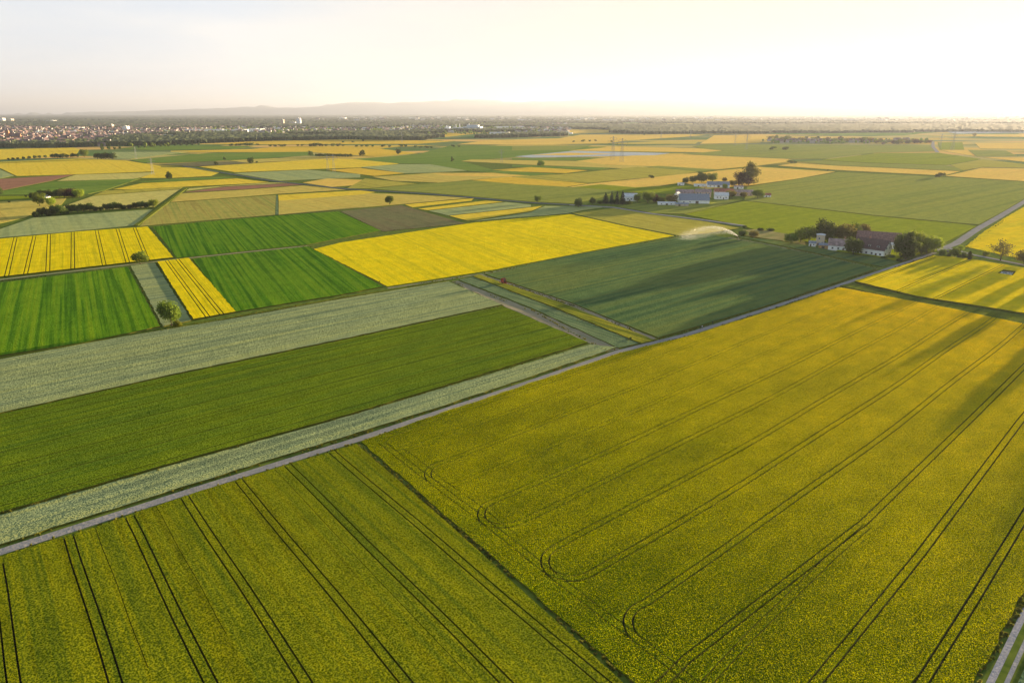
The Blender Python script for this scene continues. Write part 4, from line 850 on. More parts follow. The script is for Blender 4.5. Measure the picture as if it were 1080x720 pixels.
FAR = [far_house(WF, ROOF1, 14, 10, 6, 11), far_house(CF, ROOF2, 12, 9, 5.5, 10), far_house(WF, ROOF3, 16, 11, 7, 12), far_house(CF, ROOF1, 18, 10, 6, 10.5), far_house(CF, ROOF3, 12, 10, 7, 12), far_house(WF, ROOFL, 22, 14, 6, 8)]
FLAB = ['white house with an old red roof', 'cream house with an orange roof', 'white house with a dusky roof', 'long cream house with an old red roof', 'cream house with a dusky roof', 'white hall with a pale roof']
def tree_mass(name, n, box, seed, label, s0=(7, 13)):
    r = random.Random(seed); mb = MB()
    for p in town_spots(n, *box, seed):
        s = r.uniform(*s0); w_ = s*r.uniform(.7, 1.1)*.5; k = 6; a0 = r.random()*6
        ring = [[p+Vector((w_*q*r.uniform(.8, 1.2)*math.cos(a0+6.283*i/k), w_*q*r.uniform(.8, 1.2)*math.sin(a0+6.283*i/k), s*z)) for i in range(k)] for q, z in ((.55, .05), (1.05, .35), (.85, .72))]
        vs = [v for q in ring for v in q]+[p+Vector((0, 0, s))]; fs = []
        for j in range(2):
            for i in range(k): fs.append((j*k+i, j*k+(i+1) % k, j*k+k+(i+1) % k, j*k+k+i))
        for i in range(k): fs.append((2*k+i, 2*k+(i+1) % k, 3*k))
        mb.add(vs, fs)
    return tag(mb.build(name, LM['green']), label, kind='stuff')
def town_spots(n, x0, x1, y0, y1, seed, dens=None):
    r = random.Random(seed); out = []
    g0 = P((x0+x1)/2, y1).y; g1 = P((x0+x1)/2, y0).y
    while len(out) < n:
        Y = g0+(g1-g0)*r.random(); x = r.uniform(x0, x1)
        c = P(x, 140); p = Vector((c.x/c.y*Y, Y, 0))
        if any((p-q_).length < 11 for q_ in out[-60:]): continue
        out.append(p)
    return out
def far_group(n, box, seed, where, group, kinds, sc_=(1, 1)):
    r = random.Random(seed)
    for p in town_spots(n, *box, seed):
        k = r.choice(kinds); o = bpy.data.objects.new('house', FAR[k]); COL.objects.link(o); o.location = p; o.rotation_euler = (0, 0, R(r.choice((8, 14, 98, 104, 50)))); s = r.uniform(.9, 1.25)*r.uniform(*sc_); o.scale = (s, s, s)
        tag(o, FLAB[k]+' '+where, 'house', group+', '+FLAB[k].split(' with ')[1])
def far_mass(name, n, box, seed, label, kinds, tree_n=0, s0=(1.0, 1.4)):
    r = random.Random(seed); mb = MB(); mats = [WF, CF, WALLP, ROOF1, ROOF2, ROOF3, ROOFL]
    for p in town_spots(n, *box, seed):
        me = FAR[r.choice(kinds)]; an = R(r.choice((8, 14, 98, 104, 50))); s = r.uniform(*s0); Mx = Matrix.Translation(p) @ Matrix.Rotation(an, 4, 'Z') @ Matrix.Scale(s, 4)
        mm = [mats.index(x) for x in me.materials]
        vs = [Mx @ v.co for v in me.vertices]; base = len(mb.v); mb.v += [tuple(v) for v in vs]
        for pl in me.polygons: mb.f.append(tuple(i+base for i in pl.vertices)); mb.m.append(mm[pl.material_index])
    o = mb.build(name, mats); return tag(o, label, 'houses', kind='stuff')
far_group(200, (-12, 112, 144.5, 154.6), 3, 'in the near edge of the left town', 'houses at the near edge of the left town', [0, 0, 1, 2, 3, 3, 4], (1.0, 1.25))
far_group(32, (805, 982, 148.6, 151.4), 4, 'among the trees of the far right village', 'houses of the far right village', [0, 2, 3, 4, 5])
far_mass('distant_town', 1500, (-40, 175, 131.5, 146), 5, 'packed red and white roofs of the left town behind its nearest houses', [0, 0, 1, 2, 3, 4, 5])
far_mass('town_outskirts', 420, (95, 222, 132, 141.5), 15, 'low pale houses stretching right from the left town', [0, 2, 3, 4, 5])
far_mass('distant_suburb', 700, (150, 480, 131, 140.5), 6, 'scattered small pale buildings of the distant suburb', [0, 2, 4, 5, 5], s0=(1, 1.5))
far_mass('distant_estate', 260, (540, 600, 131, 141), 8, 'pale low buildings on the plain right of the factory', [2, 4, 5, 5], s0=(1, 1.6))
far_mass('farther_suburb', 380, (330, 1100, 124.5, 128.5), 9, 'specks of pale buildings close under the horizon', [2, 5, 5, 5], s0=(1.6, 3.2))

tree_mass('town_trees', 3200, (-40, 180, 131.5, 155), 21, 'garden trees between the roofs of the left town')
tree_mass('suburb_trees', 2200, (140, 600, 130, 142), 22, 'trees between the pale buildings of the distant suburb', (8, 16))
tree_mass('village_trees', 130, (805, 982, 148, 151.8), 23, 'garden trees between the houses of the far right village', (7, 11))
# --- landmark buildings far away
def bxb(name, label, cat, x, y, wpx, dep, hpx, wall, roof, storeys=0, group=None, roof_t=.6, az_=96):
    p = P(x, y); s = mpp(x, y); w_ = wpx*s; h = hpx*s
    e = empty(name, p, R(90-az_)); tag(e, label, cat, group)
    mb = MB(); mb.box(-w_/2, w_/2, -dep/2, dep/2, 0, h); mb.build('wall', wall, e)
    mb = MB(); mb.box(-w_/2-.5, w_/2+.5, -dep/2-.5, dep/2+.5, h+.004, h+roof_t); mb.box(-w_*.12, w_*.12, -dep*.2, dep*.2, h+roof_t+.004, h+roof_t+h*.06+1); mb.build('roof', roof, e)
    for k in range(storeys):
        z = h*(k+.35)/storeys; mb = MB(); n = max(3, int(w_/6))
        for j in range(n): u = -w_/2+w_*(j+.5)/n; mb.box(u-w_/n*.3, u+w_/n*.3, -dep/2-.06, -dep/2-.003, z, z+h/storeys*.45)
        mb.build('window_band', GLASS, e)
    return e
bxb('warehouse', 'very long white warehouse behind the far left woods', 'warehouse', 228, 139.3, 66, 60, 2.4, WALLW, ROOFL)
bxb('warehouse', 'shorter bright warehouse at the right end of the long one', 'warehouse', 270, 138.8, 16, 60, 2.6, WALLW, ROOFL)
bxb('tower_block', 'tall bright white tower block right in the distant suburb', 'tower block', 315.5, 132.2, 4.2, 22, 7, WALLW, ROOFL, 9)
bxb('tower_block', 'pinkish tower block left of the tall white one', 'tower block', 298.5, 131.8, 2.6, 20, 5.2, WALLP, ROOFL, 8)
bxb('tower_block', 'lower bluish block stuck between the two tower blocks', 'tower block', 309, 131.6, 6, 22, 2.8, ROOFL, ROOFG, 4)
bxb('tower_block', 'bright cream tower block in the left town', 'tower block', 133.5, 138.5, 5, 24, 5, WALLW, ROOFL, 8)
bxb('tower_block', 'pale tower block left of the bright cream one', 'tower block', 118.5, 135.6, 2.6, 20, 4, WALLC, ROOFL, 7)
bxb('tower_block', 'squat white block on the left horizon', 'tower block', 3.2, 128.6, 4, 40, 3.6, WALLW, ROOFL, 5)
bxb('tower_block', 'squat cream block right of the white one on the left horizon', 'tower block', 12, 128.6, 4, 40, 2.8, WALLC, ROOFL, 4)
bxb('warehouse', 'pale long hall on the left horizon', 'warehouse', 55, 128.8, 8, 60, 1.6, WALLW, ROOFL)
bxb('warehouse', 'white sheds beside the town in the left distance', 'warehouse', 83, 136.6, 7, 60, 2.0, WALLW, ROOFL)
bxb('warehouse', 'blue white exhibition hall roof rising from the left woods', 'hall', 173.5, 145.0, 12, 50, 2.4, ROOFL, ROOFL)
bxb('warehouse', 'long pale blue hall right of the factory', 'warehouse', 527, 141.2, 20, 60, 1.6, WALLW, ROOFG)
bxb('warehouse', 'long flat greenhouse hall below the factory', 'warehouse', 459, 143.6, 18, 40, 1.2, ROOFL, ROOFL)
bxb('warehouse', 'long white roof right of the estate', 'warehouse', 593, 141.3, 22, 60, 1.2, WALLW, ROOFL)
bxb('warehouse', 'row of pale warehouses right behind the factory', 'warehouse', 535, 135.6, 26, 80, 1.8, WALLW, ROOFL)
for x, w_, h, lab in ((614,4,1.6,'small bright hall left on the centre horizon'),(623,6,1.6,'bright hall in the middle on the centre horizon'),(650,22,1.0,'long thin bright hall on the centre horizon'),(735,3,1.6,'small bright hall right of centre on the horizon'),(747,10,1.6,'wide bright hall right of centre on the horizon'),(362,6,1.6,'pale hall on the horizon above the fields left of centre'),(437,10,1.4,'long pale hall on the horizon above the factory'),(795,10,1.4,'pale hall on the horizon left above the far village'),(862,12,1.8,'pink white hall on the horizon above the far village'),(920,12,1.4,'glinting hall on the horizon above the far village')):
    bxb('warehouse', lab, 'hall', x, 126.0, w_, 90, h, WALLW, ROOFL)
for x, lab in ((1006,'pale hall left in the right distance'),(1029,'bright small hall in the right distance')):
    bxb('warehouse', lab, 'hall', x, 131, 5, 60, 1.4, WALLW, ROOFL)
# factory: several pale halls, silos and stacks that belong together
p = P(487, 137.6); s = mpp(487, 137.6); e = empty('factory', p, R(-6)); tag(e, 'sprawling pale blue factory with halls and thin stacks', 'factory')
PALEB = simple('pale_blue_cladding', (.42,.50,.56), .6, .1, .05)
for (x0, x1, y0, y1, h, nm) in ((-24,-8,-40,40,1.8,'hall'),(-9,2,-20,60,2.6,'hall'),(3,21,-50,50,3.6,'hall'),(6,18,-20,30,5.2,'tower'),(-20,-15,50,90,3,'hall'),(20.5,26,-30,20,2.2,'hall')):
    mb = MB(); mb.box(x0*s, x1*s, y0, y1, 0, h*s); h_ = mb.build(nm, PALEB, e)
    mb = MB(); mb.box(x0*s-1, x1*s+1, y0-1, y1+1, h*s+.004, h*s+1.5); mb.build('roof', ROOFL, h_)
for x, h in ((-6,6),(-2,6.6),(8,7),(-16,5)):
    mb = MB(); mb.tube([(x*s, 0, 0), (x*s, 0, h*s)], [2.4, 1.8], 10); mb.build('stack', WALLW, e, smooth=True)
# church of the left town
p = P(9.5, 147.5); s = mpp(9.5, 147.5); e = empty('church', p, R(20)); tag(e, 'old red stone church with a spired tower in the left town', 'church')
RS = simple('red_sandstone', (.42,.19,.10), .9, .2, .1)
mb = MB(); mb.box(-5, 5, -5, 5, 0, 9*s); t_ = mb.build('tower', RS, e)
mb = MB(); mb.add([(-5.4,-5.4,9*s+.004),(5.4,-5.4,9*s+.004),(5.4,5.4,9*s+.004),(-5.4,5.4,9*s+.004),(0,0,12.5*s)], [(0,1,4),(1,2,4),(2,3,4),(3,0,4),(3,2,1,0)]); mb.build('spire', ROOF3, t_)
mb = MB(); mb.prism([(-8,0),(8,0),(8,14),(0,24),(-8,14)], 5.1, 42); mb.build('nave', RS, e)
mb = MB()
for sg in (-1, 1): mb.prism([(0,24.3),(sg*9,13),(sg*9,13.6),(0,24.9)][::sg], 5.2, 42.6)
mb.build('roof', ROOF1, e)
for k in range(4):
    mb = MB(); mb.box(11+8*k, 13+8*k, -8.08, -8.003, 4, 11); mb.build('window', GLASS, e)
# power station on the right horizon
p = P(1073, 122.4); s = mpp(1073, 122.4); e = empty('power_station', p, 0); tag(e, 'power station blocks and chimneys fading in the haze at right', 'power station')
CONC = simple('concrete', (.45,.42,.40), .85, .1, .02)
for (x0, x1, h) in ((-5,6,13.5),(6.3,14,12),(-10,-5.3,8.5),(14.3,20,8.5),(-18,-10.3,5.5)):
    mb = MB(); mb.box(x0*s, x1*s, -60, 60, 0, h*s); b2 = mb.build('boiler_house', CONC, e)
    mb = MB(); mb.box(x0*s-2, x1*s+2, -62, 62, h*s+.004, h*s+4); mb.build('roof', ROOFG, b2)
for x, h in ((-9,23.5),(2,26),(5.2,26),(11,22.5)):
    mb = MB(); mb.tube([(x*s, -90, 0), (x*s, -90, h*s*.5), (x*s, -90, h*s)], [.45*s, .38*s, .3*s], 14); mb.build('chimney', CONC, e, smooth=True)

# ---------------------------------------------------------------- power masts
STEEL = simple('mast_steel', (.30,.31,.32), .6, .1, 1)
def mast_proto(h=30.0):
    e = empty('power_mast', (0, 0, 0)); b_ = MB(); w0, w1 = 2.2, .5; th = .075
    lv = [0, .18, .34, .48, .60, .70, .79, .87, .94, 1.0]
    cor = lambda t: [(sx*(w0+(w1-w0)*t), sy*(w0+(w1-w0)*t), h*t) for sx, sy in ((-1,-1),(1,-1),(1,1),(-1,1))]
    for k in range(4): b_.tube([cor(0)[k], cor(1)[k]], [th*1.3, th], 4)
    for a, c in zip(lv[:-1], lv[1:]):
        A, C_ = cor(a), cor(c)
        for k in range(4):
            b_.tube([A[k], C_[(k+1) % 4]], [th*.6]*2, 3); b_.tube([A[(k+1) % 4], C_[k]], [th*.6]*2, 3); b_.tube([C_[k], C_[(k+1) % 4]], [th*.6]*2, 3)
    b_.build('lattice_tower', STEEL, e)
    for z, l in ((.72, 6.5), (.83, 8.0), (.94, 5.0)):
        c = MB(); c.tube([(-l, 0, h*z), (0, 0, h*z+.9), (l, 0, h*z)], [.08, .18, .08], 4); c.tube([(-l, 0, h*z), (l, 0, h*z)], [.1, .1], 4); a = c.build('cross_arm', STEEL, e)
        for sg in (-1, 1):
            i_ = MB(); i_.tube([(sg*l*.95, 0, h*z), (sg*l*.95, 0, h*z-1.6)], [.12, .12], 5); i_.build('insulator', GLASS, a)
    return e
masts = [(352.5,182,18,'right one of the two slim power masts over the far rape'),(346,180.5,16,'left one of the two slim power masts over the far rape'),(161.5,184.5,17,'pale slim power mast between the far left yellow fields'),(144,168.5,13,'slim power mast left of the pale one in the far left fields'),
         (646,169,24,'tall slim power mast left over the foil rows'),(655.5,171,24,'tall slim power mast right over the foil rows'),(1004,158.5,18,'dark power mast on the far right green field'),(991,157,15,'fainter power mast left of the dark one in the right distance'),
         (787,158,16,'slim power mast above the tall hamlet tree'),(775,154,13,'faint power mast left above the tall hamlet tree'),(424,151,12,'faint power mast on the far gold field'),(529,172,14,'slim power mast on the far orange field'),(728,147,11,'faint power mast on the far orange strip right of centre'),(697,147,11,'faint power mast on the far orange strip near the wood')]
mp_ = None
for x, y, hp, lab in masts:
    o = mast_proto() if mp_ is None else link_copy(mp_)
    if mp_ is None: mp_ = o
    s = hp*mpp(x, y)/30.0; p = P(x, y); o.location = p; o.scale = (s, s, s); o.rotation_euler = (0, 0, R(20))
    tag(o, lab, 'power mast', 'power masts on the plain')

# ---------------------------------------------------------------- irrigation
RED = simple('red_paint', (.34,.06,.04), .6, .3, 1); TYRE = simple('tyre_rubber', (.03,.03,.03), .9, .1, 2); HOSE = simple('hose', (.10,.09,.08), .7, .2, 2); YEL = simple('yellow_paint', (.55,.38,.05), .6, .2, 1)
def wheel(parent, x, y, r, w_=.35):
    mb = MB(); mb.tube([(x-w_/2, y, r), (x+w_/2, y, r)], [r, r], 16); wh = mb.build('wheel', TYRE, parent)
    mb = MB(); mb.tube([(x-w_/2-.02, y, r), (x+w_/2+.02, y, r)], [r*.55]*2, 12); mb.build('rim', YEL, wh)
e = empty('hose_reel', P(531, 299.5), R(40)); e.scale = (1.15, 1.15, 1.15); tag(e, 'red irrigation hose reel parked at the corner of the dark field', 'hose reel')
mb = MB()
for sx in (-.85, .85): mb.box(sx-.08, sx+.08, -1.7, 2.6, .75, .95); mb.tube([(sx, -.8, .9), (sx, 0, 1.9), (sx, .8, .9)], [.09, .12, .09], 5)
for y in (-1.6, 0, 1.6): mb.box(-.77, .77, y-.07, y+.07, .78, .92)
mb.tube([(0, 2.6, .85), (0, 3.8, .6)], [.1, .07], 5); mb.build('chassis', RED, e)
mb = MB(); mb.tube([(-.62, 0, 1.95), (.62, 0, 1.95)], [1.05, 1.05], 24); mb.build('hose_coil', HOSE, e)
for sx in (-.7, .7):
    mb = MB()
    mb.tube([(sx-.04, 0, 1.95), (sx+.04, 0, 1.95)], [1.45, 1.45], 24); mb.build('drum_flange', RED, e)
for sx in (-1.15, 1.15): wheel(e, sx, -.5, .55)
for sx in (-.7, .7):
    mb = MB(); mb.tube([(sx, -1.6, .8), (sx, -2.1, 0)], [.06, .06], 5); mb.box(sx-.2, sx+.2, -2.3, -1.95, 0, .05); mb.build('support_leg', RED, e)
g0 = P(778.5, 252); e = empty('sprinkler_cart', g0, R(30)); tag(e, 'wheeled sprinkler gun throwing a long arc of water over the dark field', 'sprinkler')
mb = MB(); mb.tube([(-.9, 0, .5), (.9, 0, .5)], [.06, .06], 6); mb.tube([(0, 0, .5), (0, 1.4, .35)], [.06, .05], 6); mb.tube([(0, 0, .5), (0, 0, 1.5)], [.08, .07], 8); mb.build('frame', METAL, e)
mb = MB(); mb.tube([(0, 0, 1.5), (-.5, 0, 1.9), (-1.2, 0, 2.3)], [.1, .08, .05], 8); mb.build('nozzle', RED, e)
for sx in (-.95, .95): wheel(e, sx, 0, .5, .2)
# water: a jet that rises, arches over and drifts down in the low sun
def spray():
    a = P(778, 251.5, 0)+Vector((0, 0, 2.3)); b_ = P(722, 253.5); dv = b_-a; dv.z = 0; Ld = dv.length; u = dv.normalized(); n = Vector((-u.y, u.x, 0)); r = random.Random(3)
    vs = []; fs = []
    for k in range(18000):
        t = r.random()**.75; ht = 2.3+ (11.5*4*t*(1-t*.98))*.72*(1-.12*t); fall = r.random()**1.6*(.25+t)*1.0
        z = max(.3, ht*(1-min(.97, fall*.95))) if r.random() < .93 else ht+r.uniform(-.4, .6)
        lat = r.gauss(0, .5+3.6*t); p = a+u*(Ld*t*(1+r.gauss(0, .05))+r.uniform(-2, 6)*t)+n*lat; p.z = z+abs(r.gauss(0, 1.1))*t
        if p.z < .5: continue
        s = r.uniform(.03, .075); d = Vector((r.gauss(0, 1), r.gauss(0, 1), r.gauss(0, 1))).normalized(); e1 = d.orthogonal().normalized()*s; e2 = d.cross(e1)
        i = len(vs); vs += [p+e1, p-e1*.5+e2*.87, p-e1*.5-e2*.87, p+d*s*1.3]; fs += [(i, i+1, i+2), (i, i+1, i+3), (i+1, i+2, i+3), (i+2, i, i+3)]
    m, nt, b, out = newmat('water_drops'); b.inputs['Base Color'].default_value = (.95, .95, .95, 1); b.inputs['Roughness'].default_value = .2
    t = nt.nodes.new('ShaderNodeBsdfTranslucent'); t.inputs[0].default_value = (.97, .97, .97, 1); mx = nt.nodes.new('ShaderNodeMixShader'); mx.inputs[0].default_value = .65
    nt.links.new(b.outputs[0], mx.inputs[1]); nt.links.new(t.outputs[0], mx.inputs[2]); nt.links.new(mx.outputs[0], out.inputs['Surface'])
    tag(mesh_obj('water_spray', vs, fs, m), 'sunlit arc of sprayed water falling on the dark field', 'water spray', kind='stuff')
spray()

# ---------------------------------------------------------------- hives, car, walkers
HIV = [simple('hive_white', (.55,.58,.60), .7, .15, 2), simple('hive_blue', (.22,.32,.40), .7, .15, 2), simple('hive_green', (.20,.28,.22), .7, .15, 2)]
k = 0
for j in range(2):
    for i in range(6):
        p = P(1056.6+i*2.1-(j*1.3), 288.4+i*.2+j*1.5); e = empty('crate', (p.x, p.y, 1.55+0.0), R(40+random.uniform(-6, 6)))
        mb = MB(); mb.box(-.45, .45, -.5, .5, .12, 1.1); mb.box(-.4, -.3, -.45, .45, 0, .12); mb.box(.3, .4, -.45, .45, 0, .12); mb.build('box_body', HIV[(i+j) % 3], e)
        mb = MB(); mb.box(-.5, .5, -.56, .56, 1.103, 1.22); mb.build('lid', METAL, e)
        e.location.z = .03
        tag(e, 'pale box in the two rows on the dark clearing in the rape', 'box', 'boxes on the clearing'); k += 1
def car(loc, rz, label):
    e = empty('parked_car', loc, rz); tag(e, label, 'car'); PAINT = simple('dark_blue_paint', (.03,.04,.07), .25, .1, 1)
    mb = MB(); prof = [(-2.1,.35),(2.1,.35),(2.15,.75),(1.9,.88),(1.1,.95),(.5,1.40),(-1.1,1.43),(-1.8,1.0),(-2.12,.9)]
    mb.prism([(a, b_) for a, b_ in prof], -.86, .86); mb.build('body', PAINT, e)
    mb = MB(); mb.prism([(1.0,.98),(.5,1.36),(-1.05,1.38),(-1.6,1.02)], -.875, .875); mb.build('side_window', GLASS, e)
    mb = MB(); mb.add([(-.72,1.12,.975),(.72,1.12,.975),(.66,.55,1.40),(-.66,.55,1.40)], [(0,1,2,3)]); mb.build('windscreen', GLASS, e)
    for sx in (-.82, .82):
        for y in (-1.3, 1.35):
            mb = MB(); mb.tube([(sx-.1, y, .33), (sx+.1, y, .33)], [.33, .33], 14); wh = mb.build('wheel', TYRE, e); mb = MB(); mb.tube([(sx-.11, y, .33), (sx+.11, y, .33)], [.2, .2], 10); mb.build('rim', METAL, wh)
    for sx in (-.6, .6): mb = MB(); mb.box(sx-.2, sx+.2, 2.1, 2.17, .6, .75); mb.build('headlight', FRAME, e)
    for sx in (-.6, .6): mb = MB(); mb.box(sx-.18, sx+.18, -2.16, -2.08, .72, .86); mb.build('tail_light', RED, e)
p = P(999.5, 266); car((p.x, p.y, .2), R(-50), 'dark blue car stopped at the road junction')

def person(loc, rz, label, shirt, pants, h=1.75, phase=1):
    me = bpy.data.meshes.new('person'); s = h/1.75
    J = [((0,0,.95),.13),((0,0,1.15),.13),((0,.01,1.35),.16),((0,.01,1.47),.08),((0,.02,1.55),.06),((0,.03,1.64),.095),((0,.03,1.73),.075),
         ((-.19,0,1.42),.06),((-.24,-.12*phase,1.16),.045),((-.23,-.02*phase,.93),.035),((-.23,.02,.84),.03),((.19,0,1.42),.06),((.24,.12*phase,1.16),.045),((.23,.18*phase,.94),.035),((.23,.22*phase,.86),.03),
         ((-.1,0,.9),.095),((-.11,.16*phase,.5),.065),((-.11,.20*phase,.08),.045),((-.11,.34*phase,.04),.035),((.1,0,.9),.095),((.11,-.06*phase,.5),.065),((.11,-.24*phase,.10),.045),((.11,-.12*phase,.04),.035)]
    E = [(0,1),(1,2),(2,3),(3,4),(4,5),(5,6),(2,7),(7,8),(8,9),(9,10),(2,11),(11,12),(12,13),(13,14),(0,15),(15,16),(16,17),(17,18),(0,19),(19,20),(20,21),(21,22)]
    me.from_pydata([tuple(c*s for c in j[0]) for j in J], E, []); o = bpy.data.objects.new('person', me); COL.objects.link(o)
    sk = o.modifiers.new('skin', 'SKIN'); ly = me.skin_vertices[0] if len(me.skin_vertices) else None
    if ly is None:
        bm = bmesh.new(); bm.from_mesh(me); bm.verts.layers.skin.verify(); bm.to_mesh(me); bm.free(); ly = me.skin_vertices[0]
    for i, j in enumerate(J): ly.data[i].radius = (j[1]*s, j[1]*s*.8 if i in (1, 2) else j[1]*s)
    ly.data[0].use_root = True
    o.modifiers.new('sub', 'SUBSURF').levels = 1; o.modifiers['sub'].render_levels = 1
    dg = bpy.context.evaluated_depsgraph_get(); em = bpy.data.meshes.new_from_object(o.evaluated_get(dg)); o.modifiers.clear(); o.data = em
    em.materials.clear()
    for m in (SKIN, shirt, pants, SHOE): em.materials.append(m)
    for pl in em.polygons:
        c = pl.center/s; pl.material_index = 3 if c.z < .09 else 2 if c.z < .97 and abs(c.x) < .19 else 1 if c.z < 1.47 and (abs(c.x) < .21 or c.z > 1.12) else 0
        pl.use_smooth = True
    o.location = loc; o.rotation_euler = (0, 0, rz); tag(o, label, 'person')
    mb = MB(); r_ = []
    for i in range(6):
        t = i/5*math.pi*.62
        for k in range(10): q_ = 2*math.pi*k/10; mb.v.append((math.sin(t)*math.cos(q_)*.105*s, (.02+math.sin(t)*math.sin(q_)*.112)*s, (1.685+math.cos(t)*.105)*s))
    for i in range(5):
        for k in range(10): mb.f.append((i*10+k, i*10+(k+1) % 10, i*10+10+(k+1) % 10, i*10+10+k)); mb.m.append(0)
    mb.build('hair', HAIR, o, smooth=True)
    return o
SKIN = simple('skin', (.45,.28,.20), .6, .05, 3); HAIR = simple('hair', (.06,.04,.03), .8, .1, 5); SHOE = simple('shoes', (.04,.04,.04), .7, .1, 3); WHS = simple('white_shirt', (.80,.80,.78), .8, .05, 3); BLK = simple('black_clothes', (.02,.022,.025), .8, .1, 3); NAVY = simple('navy_trousers', (.03,.035,.06), .8, .1, 3)
za = .17
p = P(738.3, 348.0); person((p.x, p.y, za), R(-50), 'person in black clothes walking on the farm lane beside a white shirt', BLK, BLK, 1.82)
p = P(740.4, 346.9); person((p.x, p.y, za), R(-50), 'person in a white shirt walking on the farm lane', WHS, NAVY, 1.8, -1)
p = P(751.5, 342.3); person((p.x, p.y, za), R(-52), 'person in dark clothes walking alone ahead on the farm lane', BLK, NAVY, 1.85)

# ---------------------------------------------------------------- distant woods: one canopy over the far plain
def woods():
    from mathutils import noise as mn
    masks = [  # picture polygons of wooded ground on the far plain
        [(-300,156.8),(60,156.4),(95,155.5),(92,150),(60,152.6),(-300,153)],
        [(84,155.2),(110,154.6),(150,154),(200,152),(225,150.8),(290,148.4),(330,148),(380,147),(355,145.2),(330,145),(290,144),(250,142),(170,142),(128,145),(100,150)],
        [(345,147.4),(400,147.6),(445,147.6),(470,145),(440,144.2),(395,143.5),(340,144.8)],
        [(-400,136.5),(60,134.6),(110,135.5),(160,137),(230,135.5),(300,134.5),(380,136),(440,133),(560,134.5),(640,135),(640,133.5),(560,132),(440,129.5),(330,130),(230,130.5),(110,129.8),(0,131),(-400,130.5)],
        [(-500,130.2),(1600,130.2),(1600,127.6),(-500,127.6)],
        [(641,140.3),(700,141.8),(800,141.0),(1000,139.4),(1250,138),(1400,132.5),(1000,131.5),(700,132.5),(600,132.5),(560,135),(645,137)],
        [(-600,126.9),(1700,126.9),(1700,119.8),(-600,119.8)],
        [(440,139.8),(520,139.2),(560,139.8),(575,137.8),(500,137.9),(430,138.4)],
        [(505,146.2),(560,145),(590,144),(600,142.5),(560,142.5),(520,143.8),(500,145.2)],
        [(-300,140),(-100,146),(-40,150),(-20,146),(-10,138)],
        [(410,144.5),(440,141.5),(470,140.8),(440,140),(380,140.6),(300,140.6),(300,143),(350,143.2)],
    ]
    holes = [[(160,146),(186,146),(186,144),(160,144)]]
    def inp(x, y, q_):
        c = False; j = len(q_)-1
        for i in range(len(q_)):
            if (q_[i][1] > y) != (q_[j][1] > y) and x < (q_[j][0]-q_[i][0])*(y-q_[i][1])/(q_[j][1]-q_[i][1])+q_[i][0]: c = not c
            j = i
        return c
    cs, sn = math.cos(PITCH), math.sin(PITCH)
    dists = [2020.0]
    while dists[-1] < 40000: dists.append(dists[-1]*1.0085)
    na = 760; angs = np.linspace(R(-47), R(47), na); H_ = np.zeros((len(dists), na), dtype=bool)
    for i, d in enumerate(dists):
        for j in range(na):
            X = d*math.tan(angs[j]); Y = d
            dep = Y*cs+CAM_H*sn; up = Y*sn-CAM_H*cs
            px = 540+F*X/dep; py = 360-F*up/dep
            jit = mn.noise(Vector((X/260, Y/260, 0)))*min(1.0, (py-119)*.12); gap = mn.noise(Vector((X/500, Y/500, 5)))
            ok = any(inp(px, py+jit, m_) for m_ in masks)
            if ok and py < 133 and gap > .28: ok = False
            if ok and holes and any(inp(px, py, h_) for h_ in holes): ok = False
            H_[i, j] = ok
    idx = {}; vs = []; fs = []; r = random.Random(2)
    def vert(i, j, top):
        k = (i, j, top)
        if k not in idx:
            d = dists[i]*(1+r.uniform(-.002, .002)); idx[k] = len(vs); an = angs[j]+r.uniform(-.0004, .0004)
            vs.append((d*math.tan(an), d, (11+r.random()**1.5*4*min(1.6, 1+d/12000)) if top else 0))
        return idx[k]
    for i in range(len(dists)-1):
        for j in range(na-1):
            if H_[i, j]:
                fs.append((vert(i, j, 1), vert(i, j+1, 1), vert(i+1, j+1, 1), vert(i+1, j, 1)))
                for (di, dj, A, B_) in ((-1, 0, (i, j), (i, j+1)), (1, 0, (i+1, j+1), (i+1, j)), (0, -1, (i+1, j), (i, j)), (0, 1, (i, j+1), (i+1, j+1))):
                    if not (0 <= i+di < len(dists)-1 and 0 <= j+dj < na-1) or not H_[i+di, j+dj]:
                        fs.append((vert(*A, 0), vert(*B_, 0), vert(*B_, 1), vert(*A, 1)))
    m = leafmat('distant_canopy', L(.035,.05,.022), L(.065,.078,.030), .1, 1/45)
    o = mesh_obj('woods', vs, fs, m); tag(o, 'belts of dark woodland spread over the far plain', 'woods', kind='stuff')
woods()

